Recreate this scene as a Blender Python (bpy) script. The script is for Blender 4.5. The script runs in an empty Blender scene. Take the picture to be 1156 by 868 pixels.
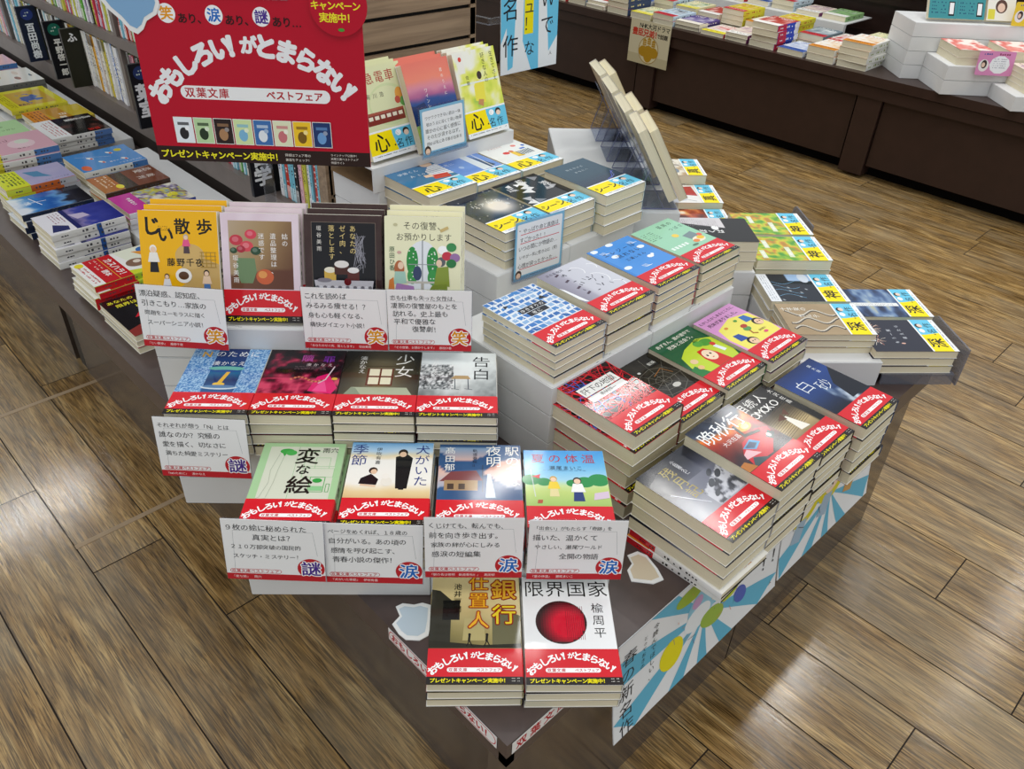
import bpy, math, random
from mathutils import Vector, Matrix

SC = bpy.context.scene
COL = SC.collection
D2R = math.pi / 180

# ------------------------------------------------------------------ camera
cam_d = bpy.data.cameras.new('camera')
cam = bpy.data.objects.new('camera', cam_d)
COL.objects.link(cam)
cam_d.sensor_width = 36
cam_d.lens = 912.0 * 36 / 1156
cam_d.clip_start = 0.02
PITCH, ROLL, HEAD = 35.79 * D2R, 2.70 * D2R, 45.5 * D2R
_f = Vector((0, math.cos(PITCH), -math.sin(PITCH)))
_r0 = Vector((1, 0, 0)); _u0 = Vector((0, math.sin(PITCH), math.cos(PITCH)))
_r = _r0 * math.cos(ROLL) + _u0 * math.sin(ROLL)
_u = _u0 * math.cos(ROLL) - _r0 * math.sin(ROLL)
_rz = Matrix.Rotation(-HEAD, 3, 'Z')
_f, _r, _u = _rz @ _f, _rz @ _r, _rz @ _u
cam.matrix_world = Matrix(((_r.x, _u.x, -_f.x, 0), (_r.y, _u.y, -_f.y, 0), (_r.z, _u.z, -_f.z, 1.2), (0, 0, 0, 1)))
SC.camera = cam

# ------------------------------------------------------------------ world, lights, exposure
w = bpy.data.worlds.new('shop_ambient'); SC.world = w; w.use_nodes = True
w.node_tree.nodes['Background'].inputs[0].default_value = (0.93, 0.97, 1.0, 1)
w.node_tree.nodes['Background'].inputs[1].default_value = 0.72
SC.view_settings.view_transform = 'Standard'
SC.view_settings.look = 'None'
SC.view_settings.exposure = -0.04
SC.view_settings.gamma = 1.0
SC.view_settings.use_curve_mapping = False
# ceiling light troughs of the shop: (x, y, length x, length y, watts)
LIGHTS = [(0.50, 4.85, 1.1, 0.10, 17), (2.55, 0.72, .9, 0.09, 12), (3.15, 2.25, 0.7, 0.06, 7), (2.25, 2.2, 0.5, 0.06, 5),
          (4.75, 0.08, 0.6, 0.10, 7), (2.80, 1.45, 0.06, 0.5, 5), (1.70, 1.60, 0.06, 0.35, 3), (0.2, 0.3, 1.3, 0.12, 12),
          (-1.0, 2.2, 0.12, 1.3, 8), (1.8, -1.1, 1.3, 0.12, 6), (3.6, 1.55, .06, .5, 5)]
for i, (lx, ly, sx, sy, pw) in enumerate(LIGHTS):
    ld = bpy.data.lights.new('ceiling_light', 'AREA')
    ld.shape = 'RECTANGLE'; ld.size = sx; ld.size_y = sy; ld.energy = pw
    ld.color = (1.0, 0.985, 0.95)
    lo = bpy.data.objects.new('ceiling_light', ld); COL.objects.link(lo)
    lo.location = (lx, ly, 2.7)

# ------------------------------------------------------------------ colour
def lin1(c):
    return c / 12.92 if c <= 0.04045 else ((c + 0.055) / 1.055) ** 2.4
_cc = {}
def lin(c):
    if isinstance(c, str):
        if c not in _cc:
            h = c.lstrip('#')
            _cc[c] = tuple(lin1(int(h[i:i + 2], 16) / 255) for i in (0, 2, 4)) + (1.0,)
        return _cc[c]
    return tuple(lin1(max(0, min(1, v))) for v in c[:3]) + (1.0,)
def mixc(a, b, t):
    a = hx(a); b = hx(b)
    return tuple(a[i] * (1 - t) + b[i] * t for i in range(3))
def hx(c):
    if isinstance(c, str):
        h = c.lstrip('#'); return tuple(int(h[i:i + 2], 16) / 255 for i in (0, 2, 4))
    return c

# ------------------------------------------------------------------ materials
def new_mat(name):
    m = bpy.data.materials.new(name); m.use_nodes = True
    nt = m.node_tree; return m, nt, nt.nodes['Principled BSDF']
def N(nt, t, **kw):
    n = nt.nodes.new(t)
    for k, v in kw.items():
        if k.startswith('_'): setattr(n, k[1:], v)
        else: n.inputs[k].default_value = v
    return n
def printed(name, rough, spec=0.5, coat=0.0):
    m, nt, b = new_mat(name)
    a = N(nt, 'ShaderNodeAttribute', _attribute_name='Col')
    tc = N(nt, 'ShaderNodeTexCoord')
    n = N(nt, 'ShaderNodeTexNoise', Scale=60.0)
    nt.links.new(tc.outputs['Object'], n.inputs['Vector'])
    mr = N(nt, 'ShaderNodeMapRange'); mr.inputs['To Min'].default_value = rough * 0.85; mr.inputs['To Max'].default_value = rough * 1.15
    nt.links.new(n.outputs['Fac'], mr.inputs['Value']); nt.links.new(mr.outputs['Result'], b.inputs['Roughness'])
    n2 = N(nt, 'ShaderNodeTexNoise', Scale=14.0)
    nt.links.new(tc.outputs['Object'], n2.inputs['Vector'])
    bp = N(nt, 'ShaderNodeBump', Strength=0.12, Distance=0.002)
    nt.links.new(n2.outputs['Fac'], bp.inputs['Height']); nt.links.new(bp.outputs['Normal'], b.inputs['Normal'])
    nt.links.new(a.outputs['Color'], b.inputs['Base Color'])
    b.inputs['Specular IOR Level'].default_value = spec
    return m
M_GLOSS = printed('laminated_cover_print', 0.11, 0.38)
M_SATIN = printed('satin_cover_print', 0.38, 0.22)
M_PAPER = printed('matte_paper_print', 0.6, 0.25)

def pages_mat():
    m, nt, b = new_mat('page_edges')
    tc = N(nt, 'ShaderNodeTexCoord'); mp = N(nt, 'ShaderNodeMapping'); mp.inputs['Scale'].default_value = (12, 12, 2400)
    n = N(nt, 'ShaderNodeTexNoise', Scale=1.0, Detail=3.0)
    nt.links.new(tc.outputs['Object'], mp.inputs['Vector']); nt.links.new(mp.outputs['Vector'], n.inputs['Vector'])
    r = N(nt, 'ShaderNodeValToRGB')
    r.color_ramp.elements[0].position = 0.3; r.color_ramp.elements[0].color = lin('#d4cbb0')
    r.color_ramp.elements[1].position = 0.7; r.color_ramp.elements[1].color = lin('#eee5ca')
    nt.links.new(n.outputs['Fac'], r.inputs['Fac']); nt.links.new(r.outputs['Color'], b.inputs['Base Color'])
    bp = N(nt, 'ShaderNodeBump', Strength=0.25, Distance=0.0004)
    nt.links.new(n.outputs['Fac'], bp.inputs['Height']); nt.links.new(bp.outputs['Normal'], b.inputs['Normal'])
    b.inputs['Roughness'].default_value = 0.85; b.inputs['Specular IOR Level'].default_value = 0.15
    return m
M_PAGE = pages_mat()

def plain(name, c, rough=0.5, spec=0.4, noise=0.04, scale=30, bump=0.0):
    m, nt, b = new_mat(name)
    tc = N(nt, 'ShaderNodeTexCoord'); n = N(nt, 'ShaderNodeTexNoise', Scale=float(scale), Detail=4.0)
    nt.links.new(tc.outputs['Object'], n.inputs['Vector'])
    r = N(nt, 'ShaderNodeValToRGB'); h = hx(c)
    r.color_ramp.elements[0].position = 0.3; r.color_ramp.elements[0].color = lin(tuple(v * (1 - noise) for v in h))
    r.color_ramp.elements[1].position = 0.7; r.color_ramp.elements[1].color = lin(tuple(min(1, v * (1 + noise)) for v in h))
    nt.links.new(n.outputs['Fac'], r.inputs['Fac']); nt.links.new(r.outputs['Color'], b.inputs['Base Color'])
    b.inputs['Roughness'].default_value = rough; b.inputs['Specular IOR Level'].default_value = spec
    if bump:
        bp = N(nt, 'ShaderNodeBump', Strength=bump, Distance=0.002)
        nt.links.new(n.outputs['Fac'], bp.inputs['Height']); nt.links.new(bp.outputs['Normal'], b.inputs['Normal'])
    return m
M_BOX = plain('white_card_box', '#dfe0e0', 0.5, 0.35, 0.015, 12)
M_BOXIN = plain('box_inner_grey', '#8d8f90', 0.7, 0.2)
M_TABLE = plain('dark_brown_laminate', '#4c3f3c', 0.33, 0.5, 0.05, 40)
M_ISLAND = plain('deep_brown_laminate', '#36251f', 0.38, 0.45, 0.05, 20)
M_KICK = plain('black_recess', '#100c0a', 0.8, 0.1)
M_SHELF = plain('grey_brown_shelf_board', '#6f645e', 0.4, 0.45, 0.04, 25)
M_SHELFD = plain('dark_shelf_back', '#3b332f', 0.6, 0.3)
M_BLACK = plain('black_plastic', '#17181a', 0.35, 0.5)
M_GROOVE = plain('groove_black', '#0c0a09', 0.7, 0.2)
M_WHITEP = plain('white_plastic', '#e9e9e2', 0.4, 0.4)

def panel_mat():          # dark table side panel: brushed wood-print laminate, polished
    m, nt, b = new_mat('polished_side_panel')
    tc = N(nt, 'ShaderNodeTexCoord'); mp = N(nt, 'ShaderNodeMapping'); mp.inputs['Scale'].default_value = (60, 60, 4)
    n = N(nt, 'ShaderNodeTexNoise', Scale=1.0, Detail=5.0)
    nt.links.new(tc.outputs['Object'], mp.inputs['Vector']); nt.links.new(mp.outputs['Vector'], n.inputs['Vector'])
    r = N(nt, 'ShaderNodeValToRGB')
    r.color_ramp.elements[0].position = 0.3; r.color_ramp.elements[0].color = lin('#41362e')
    r.color_ramp.elements[1].position = 0.75; r.color_ramp.elements[1].color = lin('#54473d')
    nt.links.new(n.outputs['Fac'], r.inputs['Fac']); nt.links.new(r.outputs['Color'], b.inputs['Base Color'])
    b.inputs['Roughness'].default_value = 0.16; b.inputs['Specular IOR Level'].default_value = 0.8
    return m
M_PANEL = panel_mat()

def wood_panel_mat():     # slatwall: light brown wood, grain along X
    m, nt, b = new_mat('slatwall_wood')
    tc = N(nt, 'ShaderNodeTexCoord'); mp = N(nt, 'ShaderNodeMapping'); mp.inputs['Scale'].default_value = (3, 60, 60)
    n = N(nt, 'ShaderNodeTexNoise', Scale=1.6, Detail=6.0, Distortion=0.6)
    nt.links.new(tc.outputs['Object'], mp.inputs['Vector']); nt.links.new(mp.outputs['Vector'], n.inputs['Vector'])
    r = N(nt, 'ShaderNodeValToRGB')
    r.color_ramp.elements[0].position = 0.3; r.color_ramp.elements[0].color = lin('#7c6650')
    r.color_ramp.elements[1].position = 0.7; r.color_ramp.elements[1].color = lin('#a58c70')
    nt.links.new(n.outputs['Fac'], r.inputs['Fac']); nt.links.new(r.outputs['Color'], b.inputs['Base Color'])
    b.inputs['Roughness'].default_value = 0.45
    return m
M_WOODP = wood_panel_mat()

def floor_mat():          # weathered oak look planks; grain along Y, offset per plank by the Col attribute
    m, nt, b = new_mat('weathered_oak_vinyl')
    at = N(nt, 'ShaderNodeAttribute', _attribute_name='Col')
    ge = N(nt, 'ShaderNodeTexCoord')
    off = N(nt, 'ShaderNodeVectorMath', _operation='MULTIPLY'); off.inputs[1].default_value = (7, 23, 11)
    nt.links.new(at.outputs['Vector'], off.inputs[0])
    add = N(nt, 'ShaderNodeVectorMath', _operation='ADD')
    nt.links.new(ge.outputs['Object'], add.inputs[0]); nt.links.new(off.outputs[0], add.inputs[1])
    def nz(sc, scale, det, dist):
        mp = N(nt, 'ShaderNodeMapping'); mp.inputs['Scale'].default_value = sc
        nt.links.new(add.outputs[0], mp.inputs['Vector'])
        n = N(nt, 'ShaderNodeTexNoise', Scale=scale, Detail=det, Distortion=dist, Roughness=0.6)
        nt.links.new(mp.outputs['Vector'], n.inputs['Vector']); return n
    g1 = nz((30, 3.2, 1), 1.0, 7.0, 1.6)      # broad streaks
    g2 = nz((230, 7.0, 1), 1.0, 8.0, 2.2)     # fine grain lines
    g3 = nz((7, 3.0, 1), 1.0, 3.0, 0.6)       # patches of pale wear
    r1 = N(nt, 'ShaderNodeValToRGB'); e = r1.color_ramp.elements
    e[0].position = 0.32; e[0].color = lin('#6b5535'); e[1].position = 0.72; e[1].color = lin('#c2aa7e')
    e2 = r1.color_ramp.elements.new(0.5); e2.color = lin('#967b52')
    nt.links.new(g1.outputs['Fac'], r1.inputs['Fac'])
    r2 = N(nt, 'ShaderNodeValToRGB'); e = r2.color_ramp.elements
    e[0].position = 0.40; e[0].color = lin('#453827'); e[1].position = 0.58; e[1].color = lin('#e0d4b8')
    nt.links.new(g2.outputs['Fac'], r2.inputs['Fac'])
    mx = N(nt, 'ShaderNodeMix', _data_type='RGBA', _blend_type='OVERLAY'); mx.inputs[0].default_value = 0.75
    nt.links.new(r1.outputs['Color'], mx.inputs[6]); nt.links.new(r2.outputs['Color'], mx.inputs[7])
    r3 = N(nt, 'ShaderNodeValToRGB'); e = r3.color_ramp.elements
    e[0].position = 0.42; e[0].color = (0, 0, 0, 1); e[1].position = 0.7; e[1].color = (1, 1, 1, 1)
    nt.links.new(g3.outputs['Fac'], r3.inputs['Fac'])
    mx2 = N(nt, 'ShaderNodeMix', _data_type='RGBA'); mx2.inputs[7].default_value = lin('#9d9078')
    ml = N(nt, 'ShaderNodeMath', _operation='MULTIPLY'); ml.inputs[1].default_value = 0.45
    nt.links.new(r3.outputs['Color'], ml.inputs[0]); nt.links.new(ml.outputs[0], mx2.inputs[0])
    nt.links.new(mx.outputs[2], mx2.inputs[6])
    # plank to plank shade
    sep = N(nt, 'ShaderNodeSeparateColor'); nt.links.new(at.outputs['Color'], sep.inputs[0])
    mr = N(nt, 'ShaderNodeMapRange'); mr.inputs['To Min'].default_value = 0.86; mr.inputs['To Max'].default_value = 1.08
    nt.links.new(sep.outputs[0], mr.inputs['Value'])
    mx3 = N(nt, 'ShaderNodeVectorMath', _operation='SCALE')
    nt.links.new(mx2.outputs[2], mx3.inputs[0]); nt.links.new(mr.outputs['Result'], mx3.inputs['Scale'])
    nt.links.new(mx3.outputs[0], b.inputs['Base Color'])
    b.inputs['Roughness'].default_value = 0.14; b.inputs['Specular IOR Level'].default_value = 0.6
    bp = N(nt, 'ShaderNodeBump', Strength=0.22, Distance=0.0015)
    nt.links.new(g2.outputs['Fac'], bp.inputs['Height'])
    bp2 = N(nt, 'ShaderNodeBump', Strength=0.16, Distance=0.003)
    nt.links.new(g1.outputs['Fac'], bp2.inputs['Height']); nt.links.new(bp.outputs['Normal'], bp2.inputs['Normal'])
    nt.links.new(bp2.outputs['Normal'], b.inputs['Normal'])
    return m
M_FLOOR = floor_mat()

def acrylic_mat(name, tint, milk=0.0):
    m = bpy.data.materials.new(name); m.use_nodes = True; nt = m.node_tree; nt.nodes.clear()
    o = nt.nodes.new('ShaderNodeOutputMaterial')
    tr = N(nt, 'ShaderNodeBsdfTransparent'); tr.inputs[0].default_value = lin(tint)
    gl = N(nt, 'ShaderNodeBsdfGlossy'); gl.inputs['Roughness'].default_value = 0.06
    lw = N(nt, 'ShaderNodeLayerWeight'); lw.inputs['Blend'].default_value = 0.25
    n = N(nt, 'ShaderNodeTexNoise', Scale=8.0)
    mm = N(nt, 'ShaderNodeMath', _operation='MULTIPLY_ADD'); mm.inputs[1].default_value = 0.25
    mm.use_clamp = True
    nt.links.new(lw.outputs['Facing'], mm.inputs[0]); mm.inputs[2].default_value = 0.05
    mx = N(nt, 'ShaderNodeMixShader')
    nt.links.new(mm.outputs[0], mx.inputs[0]); nt.links.new(tr.outputs[0], mx.inputs[1]); nt.links.new(gl.outputs[0], mx.inputs[2])
    out = mx.outputs[0]
    if milk:
        df = N(nt, 'ShaderNodeBsdfDiffuse'); df.inputs[0].default_value = lin('#9a9ba6'); m2 = N(nt, 'ShaderNodeMixShader'); m2.inputs[0].default_value = milk
        nt.links.new(out, m2.inputs[1]); nt.links.new(df.outputs[0], m2.inputs[2]); out = m2.outputs[0]
    nt.links.new(out, o.inputs[0]); return m
M_ACRY = acrylic_mat('clear_acrylic', '#f0f2f7')
M_ACRYG = acrylic_mat('grey_acrylic', '#d2d4dc', milk=.3)
M_ACRYE = plain('acrylic_cut_edge', '#6f7396', 0.2, 0.6)

# ------------------------------------------------------------------ mesh builder
class MB:
    def __init__(s): s.v = []; s.f = []; s.c = []; s.m = []; s.mats = []
    def mi(s, m):
        if m not in s.mats: s.mats.append(m)
        return s.mats.index(m)
    def face(s, pts, mat, col=(1, 1, 1, 1), cols=None):
        b = len(s.v); s.v += [tuple(p) for p in pts]; s.f.append(tuple(range(b, b + len(pts))))
        s.c.append(cols if cols else [col] * len(pts)); s.m.append(s.mi(mat))
    def quadbox(s, P, mat, col=(1, 1, 1, 1)):     # P: 8 points, bottom 4 ccw, top 4 ccw
        b = len(s.v); s.v += [tuple(p) for p in P]; i = s.mi(mat)
        for f in ((3, 2, 1, 0), (4, 5, 6, 7), (0, 1, 5, 4), (1, 2, 6, 5), (2, 3, 7, 6), (3, 0, 4, 7)):
            s.f.append(tuple(b + k for k in f)); s.c.append([col] * 4); s.m.append(i)
    def box(s, x0, y0, z0, x1, y1, z1, mat, col=(1, 1, 1, 1), M=None):
        P = [(x0, y0, z0), (x1, y0, z0), (x1, y1, z0), (x0, y1, z0), (x0, y0, z1), (x1, y0, z1), (x1, y1, z1), (x0, y1, z1)]
        if M: P = [M @ Vector(p) for p in P]
        s.quadbox(P, mat, col)
    def prism(s, pts, z0, z1, mat, col=(1, 1, 1, 1), M=None):
        n = len(pts); b = len(s.v); i = s.mi(mat)
        P = [Vector((p[0], p[1], z0)) for p in pts] + [Vector((p[0], p[1], z1)) for p in pts]
        if M: P = [M @ p for p in P]
        s.v += [tuple(p) for p in P]
        s.f.append(tuple(b + k for k in reversed(range(n)))); s.f.append(tuple(b + n + k for k in range(n)))
        s.c += [[col] * n, [col] * n]; s.m += [i, i]
        for k in range(n):
            s.f.append((b + k, b + (k + 1) % n, b + n + (k + 1) % n, b + n + k)); s.c.append([col] * 4); s.m.append(i)
    def rbox(s, x0, y0, z0, x1, y1, z1, mat, r=0.002, col=(1, 1, 1, 1), M=None):   # vertical edges chamfered + top chamfer
        P = [(x0 + r, y0), (x1 - r, y0), (x1, y0 + r), (x1, y1 - r), (x1 - r, y1), (x0 + r, y1), (x0, y1 - r), (x0, y0 + r)]
        s.prism(P, z0, z1, mat, col, M)
    def art(s, A, mat, M=None, step=1.6e-5, k=0.001):
        vm = []
        b = len(s.v)
        for (x, y, l) in A.v:
            p = Vector((x * k, y * k, l * step))
            s.v.append(tuple(M @ p) if M else tuple(p))
        i = s.mi(mat)
        for f, c in zip(A.f, A.c):
            s.f.append(tuple(b + q for q in f)); s.c.append(c); s.m.append(i)
    def mesh(s, name):
        me = bpy.data.meshes.new(name); me.from_pydata(s.v, [], s.f)
        for m in s.mats: me.materials.append(m)
        me.polygons.foreach_set('material_index', s.m)
        ca = me.color_attributes.new('Col', 'FLOAT_COLOR', 'CORNER')
        flat = []
        for c in s.c:
            for q in c: flat += q
        ca.data.foreach_set('color', flat); me.update(); return me

def link(name, me, parent=None):
    o = bpy.data.objects.new(name, me); COL.objects.link(o)
    if parent: o.parent = parent
    return o
def tag(o, label, cat, group=None):
    o['label'] = label; o['category'] = cat
    if group: o['group'] = group
    return o
def struct(name, me):
    o = link(name, me); o['kind'] = 'structure'; return o
def empty(name, M):
    o = bpy.data.objects.new(name, None); COL.objects.link(o); o.matrix_world = M; o.empty_display_size = 0.02; return o
def axes(o, X, Y, Z):
    X, Y, Z = Vector(X), Vector(Y), Vector(Z)
    return Matrix(((X.x, Y.x, Z.x, o[0]), (X.y, Y.y, Z.y, o[1]), (X.z, Y.z, Z.z, o[2]), (0, 0, 0, 1)))
def pose(x, y, z, yaw=0, tilt=0):
    return Matrix.Translation((x, y, z)) @ Matrix.Rotation(yaw * D2R, 4, 'Z') @ Matrix.Rotation(tilt * D2R, 4, 'X')
YD = -42.4      # yaw of the front, corner-facing group
YE = 49.0       # yaw of the group that faces the far aisle
def frame(a, x, y, z):
    c, s_ = math.cos(a * D2R), math.sin(a * D2R); return (c * x - s_ * y, s_ * x + c * y, z)

# ------------------------------------------------------------------ glyphs and flat art
_gl = {}
def glyph(ch, bold):
    k = (ch, bold)
    if k not in _gl:
        c = bpy.data.curves.new('g', 'FONT'); c.body = ch; c.size = 1; c.resolution_u = 2; c.fill_mode = 'FRONT'; c.offset = bold
        o = bpy.data.objects.new('g', c); m = o.to_mesh()
        _gl[k] = ([(v.co[0] - 0.5 if ord(ch) > 255 else v.co[0] - 0.33, v.co[1] - 0.38) for v in m.vertices], [tuple(p.vertices) for p in m.polygons])
        o.to_mesh_clear(); bpy.data.objects.remove(o); bpy.data.curves.remove(c)
    return _gl[k]
VROT = set('ー…〜')
class Art:
    def __init__(s): s.v = []; s.f = []; s.c = []; s.k = 1
    def poly(s, pts, c, cols=None, up=True):
        b = len(s.v); s.v += [(p[0], p[1], s.k) for p in pts]; s.f.append(tuple(range(b, b + len(pts))))
        s.c.append([lin(q) for q in cols] if cols else [lin(c)] * len(pts))
        if up: s.k += 1
        return s
    def rect(s, x0, y0, x1, y1, c, c2=None, up=True, rot=0):
        P = [(x0, y0), (x1, y0), (x1, y1), (x0, y1)]
        if rot:
            mx, my = (x0 + x1) / 2, (y0 + y1) / 2; co, si = math.cos(rot * D2R), math.sin(rot * D2R)
            P = [(mx + (p[0] - mx) * co - (p[1] - my) * si, my + (p[0] - mx) * si + (p[1] - my) * co) for p in P]
        return s.poly(P, c, [c, c, c2, c2] if c2 else None, up)
    def circ(s, x, y, rx, ry, c, n=22, rot=0, up=True):
        co, si = math.cos(rot * D2R), math.sin(rot * D2R); P = []
        for i in range(n):
            a = 2 * math.pi * i / n; u, v = rx * math.cos(a), ry * math.sin(a)
            P.append((x + u * co - v * si, y + u * si + v * co))
        return s.poly(P, c, None, up)
    def rrect(s, x0, y0, x1, y1, r, c, up=True):
        P = []
        for cx, cy, a0 in ((x1 - r, y1 - r, 0), (x0 + r, y1 - r, 90), (x0 + r, y0 + r, 180), (x1 - r, y0 + r, 270)):
            for i in range(6):
                a = (a0 + 18 * i) * D2R; P.append((cx + r * math.cos(a), cy + r * math.sin(a)))
        return s.poly(P, c, None, up)
    def line(s, pts, w, c, up=True, close=False):
        nk = 0
        if close: pts = list(pts) + [pts[0]]
        for (x0, y0), (x1, y1) in zip(pts, pts[1:]):
            d = math.hypot(x1 - x0, y1 - y0) or 1; ux, uy = (x1 - x0) / d * w / 2, (y1 - y0) / d * w / 2
            s.poly([(x0 - ux + uy, y0 - uy - ux), (x1 + ux + uy, y1 + uy - ux), (x1 + ux - uy, y1 + uy + ux), (x0 - ux - uy, y0 - uy + ux)], c, None, False); s.k += .12; nk += 1
        s.k -= .12 * nk
        if up: s.k += 1
        return s
    def frame(s, x0, y0, x1, y1, w, c):
        return s.line([(x0, y0), (x1, y0), (x1, y1), (x0, y1)], w, c, close=True)
    def grid(s, x0, y0, x1, y1, nx, ny, fn):
        b = len(s.v)
        for j in range(ny + 1):
            for i in range(nx + 1): s.v.append((x0 + (x1 - x0) * i / nx, y0 + (y1 - y0) * j / ny, s.k))
        cc = [lin(fn(i / nx, j / ny)) for j in range(ny + 1) for i in range(nx + 1)]
        for j in range(ny):
            for i in range(nx):
                q = (j * (nx + 1) + i, j * (nx + 1) + i + 1, (j + 1) * (nx + 1) + i + 1, (j + 1) * (nx + 1) + i)
                s.f.append(tuple(b + t for t in q)); s.c.append([cc[t] for t in q])
        s.k += 1; return s
    def ch(s, ch, x, y, size, c, bold=0.0, rot=0, sx=1.0):
        if ch in ' 　': return
        V, F = glyph(ch, 0.0 if bold >= 0 else bold); co, si = math.cos(rot * D2R), math.sin(rot * D2R); cl = lin(c)
        d = bold * .55
        offs = [(0, 0)] if bold <= .006 else [(-d * .6, 0), (d * .6, 0)] if bold < .018 else [(d, d), (-d, d), (d, -d), (-d, -d)] if bold < .05 else [(d, d), (-d, d), (d, -d), (-d, -d), (1.3 * d, 0), (-1.3 * d, 0), (0, 1.3 * d), (0, -1.3 * d)]
        for oi, (ou, ov) in enumerate(offs):
            b = len(s.v)
            for (u, v) in V:
                u = (u + ou) * size * sx; v = (v + ov) * size; s.v.append((x + u * co - v * si, y + u * si + v * co, s.k + oi * .3))
            for f in F: s.f.append(tuple(b + q for q in f)); s.c.append([cl] * len(f))
    def txt(s, t, x, y, size, c, bold=0.0, vert=False, gap=1.0, rot=0, sx=1.0, up=True, jit=0, ctr=False):
        # x, y: centre of the first character (or of the whole string with ctr)
        def adv(q): return size * gap * (sx if not vert else 1) * (0.62 if (ord(q) < 256 and not vert) else 1)
        if ctr: x -= (sum(adv(q) for q in t) - adv(t[0])) / 2 * math.cos(rot * D2R); y -= (sum(adv(q) for q in t) - adv(t[0])) / 2 * math.sin(rot * D2R)
        rr = random.Random(len(t) * 13 + int(x))
        px, py = x, y
        for i, q in enumerate(t):
            jx, jy, jr = (rr.uniform(-jit, jit), rr.uniform(-jit, jit), rr.uniform(-6, 6) if jit else 0)
            if vert:
                s.ch(q, px + jx, py + jy, size, c, bold, rot + (-90 if q in VROT else 0) + jr, sx)
                py -= adv(q)
            else:
                if i: a = (adv(t[i - 1]) + adv(q)) / 2; px += a * math.cos(rot * D2R); py += a * math.sin(rot * D2R)
                s.ch(q, px + jx, py + jy, size, c, bold, rot + jr, sx)
        if up: s.k += 3 if bold >= .018 else 1
        return s
    def arc(s, t, cx, cy, R, a0, a1, size, c, bold=0.0, small=''):
        wt = [.55 if q in '！!' else .62 if q in small else 1.0 for q in t]; tot = sum(wt) - (wt[0] + wt[-1]) / 2; acc = 0
        for i, q in enumerate(t):
            if i: acc += (wt[i - 1] + wt[i]) / 2
            a = a0 + (a1 - a0) * acc / tot
            s.ch(q, cx + R * math.sin(a * D2R), cy + R * math.cos(a * D2R), size * (0.72 if q in small else 1), c, bold, -a)
        s.k += 3; return s
    def marks(s, x0, y0, x1, y1, c, h=1.6, gap=2.6, seed=1, vert=False, fill=0.8):   # rows of tiny illegible print
        r = random.Random(seed); y = y1
        while y - h > y0:
            x = x0
            while x < x1 - h:
                wd = h * r.uniform(0.5, 1.0)
                if r.random() < fill: s.rect(x, y - h, x + wd, y - h * r.uniform(0.1, 0.5), c, up=False)
                x += h * 1.15
            y -= gap
        s.k += 1; return s

def vn(x, y, seed=0):          # smooth value noise
    xi, yi = math.floor(x), math.floor(y); fx, fy = x - xi, y - yi
    fx = fx * fx * (3 - 2 * fx); fy = fy * fy * (3 - 2 * fy)
    def h(a, b):
        n = math.sin(a * 127.1 + b * 311.7 + seed * 74.7) * 43758.5453; return n - math.floor(n)
    return (h(xi, yi) * (1 - fx) + h(xi + 1, yi) * fx) * (1 - fy) + (h(xi, yi + 1) * (1 - fx) + h(xi + 1, yi + 1) * fx) * fy
def fbm(x, y, seed=0, o=3):
    return sum(vn(x * 2 ** i, y * 2 ** i, seed + i) / 2 ** (i + 1) for i in range(o)) / (1 - 0.5 ** o)
def ramp(t, *st):              # st: (pos, colour) pairs
    if t <= st[0][0]: return hx(st[0][1])
    for (a, ca), (b, cb) in zip(st, st[1:]):
        if t <= b: return mixc(ca, cb, (t - a) / (b - a))
    return hx(st[-1][1])
# ------------------------------------------------------------------ printed designs
RED = '#d8202c'; YEL = '#f7e800'
def futaba_band():            # 105 x 45 mm sales band (the fair's animal mascot is left out)
    a = Art(); W = 105
    a.rect(0, 9.4, W, 45, RED); a.rect(0, 0, W, 9.4, '#231d1b')
    a.arc('おもしろい！がとまらない！', 52.5, -29, 65.5, -45, 45, 11.2, '#ffffff', 0.05, small='が')
    a.rrect(22, 15, 83, 20.6, 2.7, '#ffffff')
    a.txt('双葉文庫', 26, 17.8, 4.8, '#c8202a', 0.03, gap=1.1); a.txt('ベストフェア', 56.5, 17.8, 4.4, '#c8202a', 0.03, gap=1.03)
    a.txt('プレゼントキャンペーン実施中！', 6.5, 4.6, 5.9, YEL, 0.045, gap=0.97)
    a.marks(93, 1.4, 102, 8, '#d8d4cc', 1.3, 3.2, 5)
    return a
def gento_band(kind):         # 105 x 47 mm band: yellow word, pale blue "masterpiece", white foot
    a = Art(); W = 105
    a.rect(0, 0, W, 47, '#f5f7f8'); a.rect(0, 9, 54, 44, '#ffe600'); a.rect(54, 9, W, 44, '#6cc9ea')
    a.poly([(48, 9), (60, 9), (52, 44), (46, 44)], '#ffe600')
    if kind == 'シーン': a.txt('シーン', 11, 26, 19, '#1b1b1b', 0.03, gap=0.95)
    elif kind == '心': a.txt('心', 27, 27, 34, '#1b1b1b', 0.02)
    else: a.txt(kind, 27, 27, 31, '#1b1b1b', 0.025)
    a.circ(54.5, 18, 1.6, 1.6, '#1b1b1b')
    a.txt('名作', 66, 19, 17, '#1b1b1b', 0.0, gap=1.15)
    a.circ(84, 36, 7, 6, '#2a2120'); a.circ(84.5, 33.5, 5.6, 4.6, '#f3d6c2'); a.circ(67, 36.5, 6.5, 5, '#ffffff')
    a.marks(62, 33, 71, 39, '#7f8a90', 1.0, 2, 3)
    a.marks(4, 1.5, 101, 7, '#6a7478', 1.9, 4.4, 8)
    return a

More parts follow.
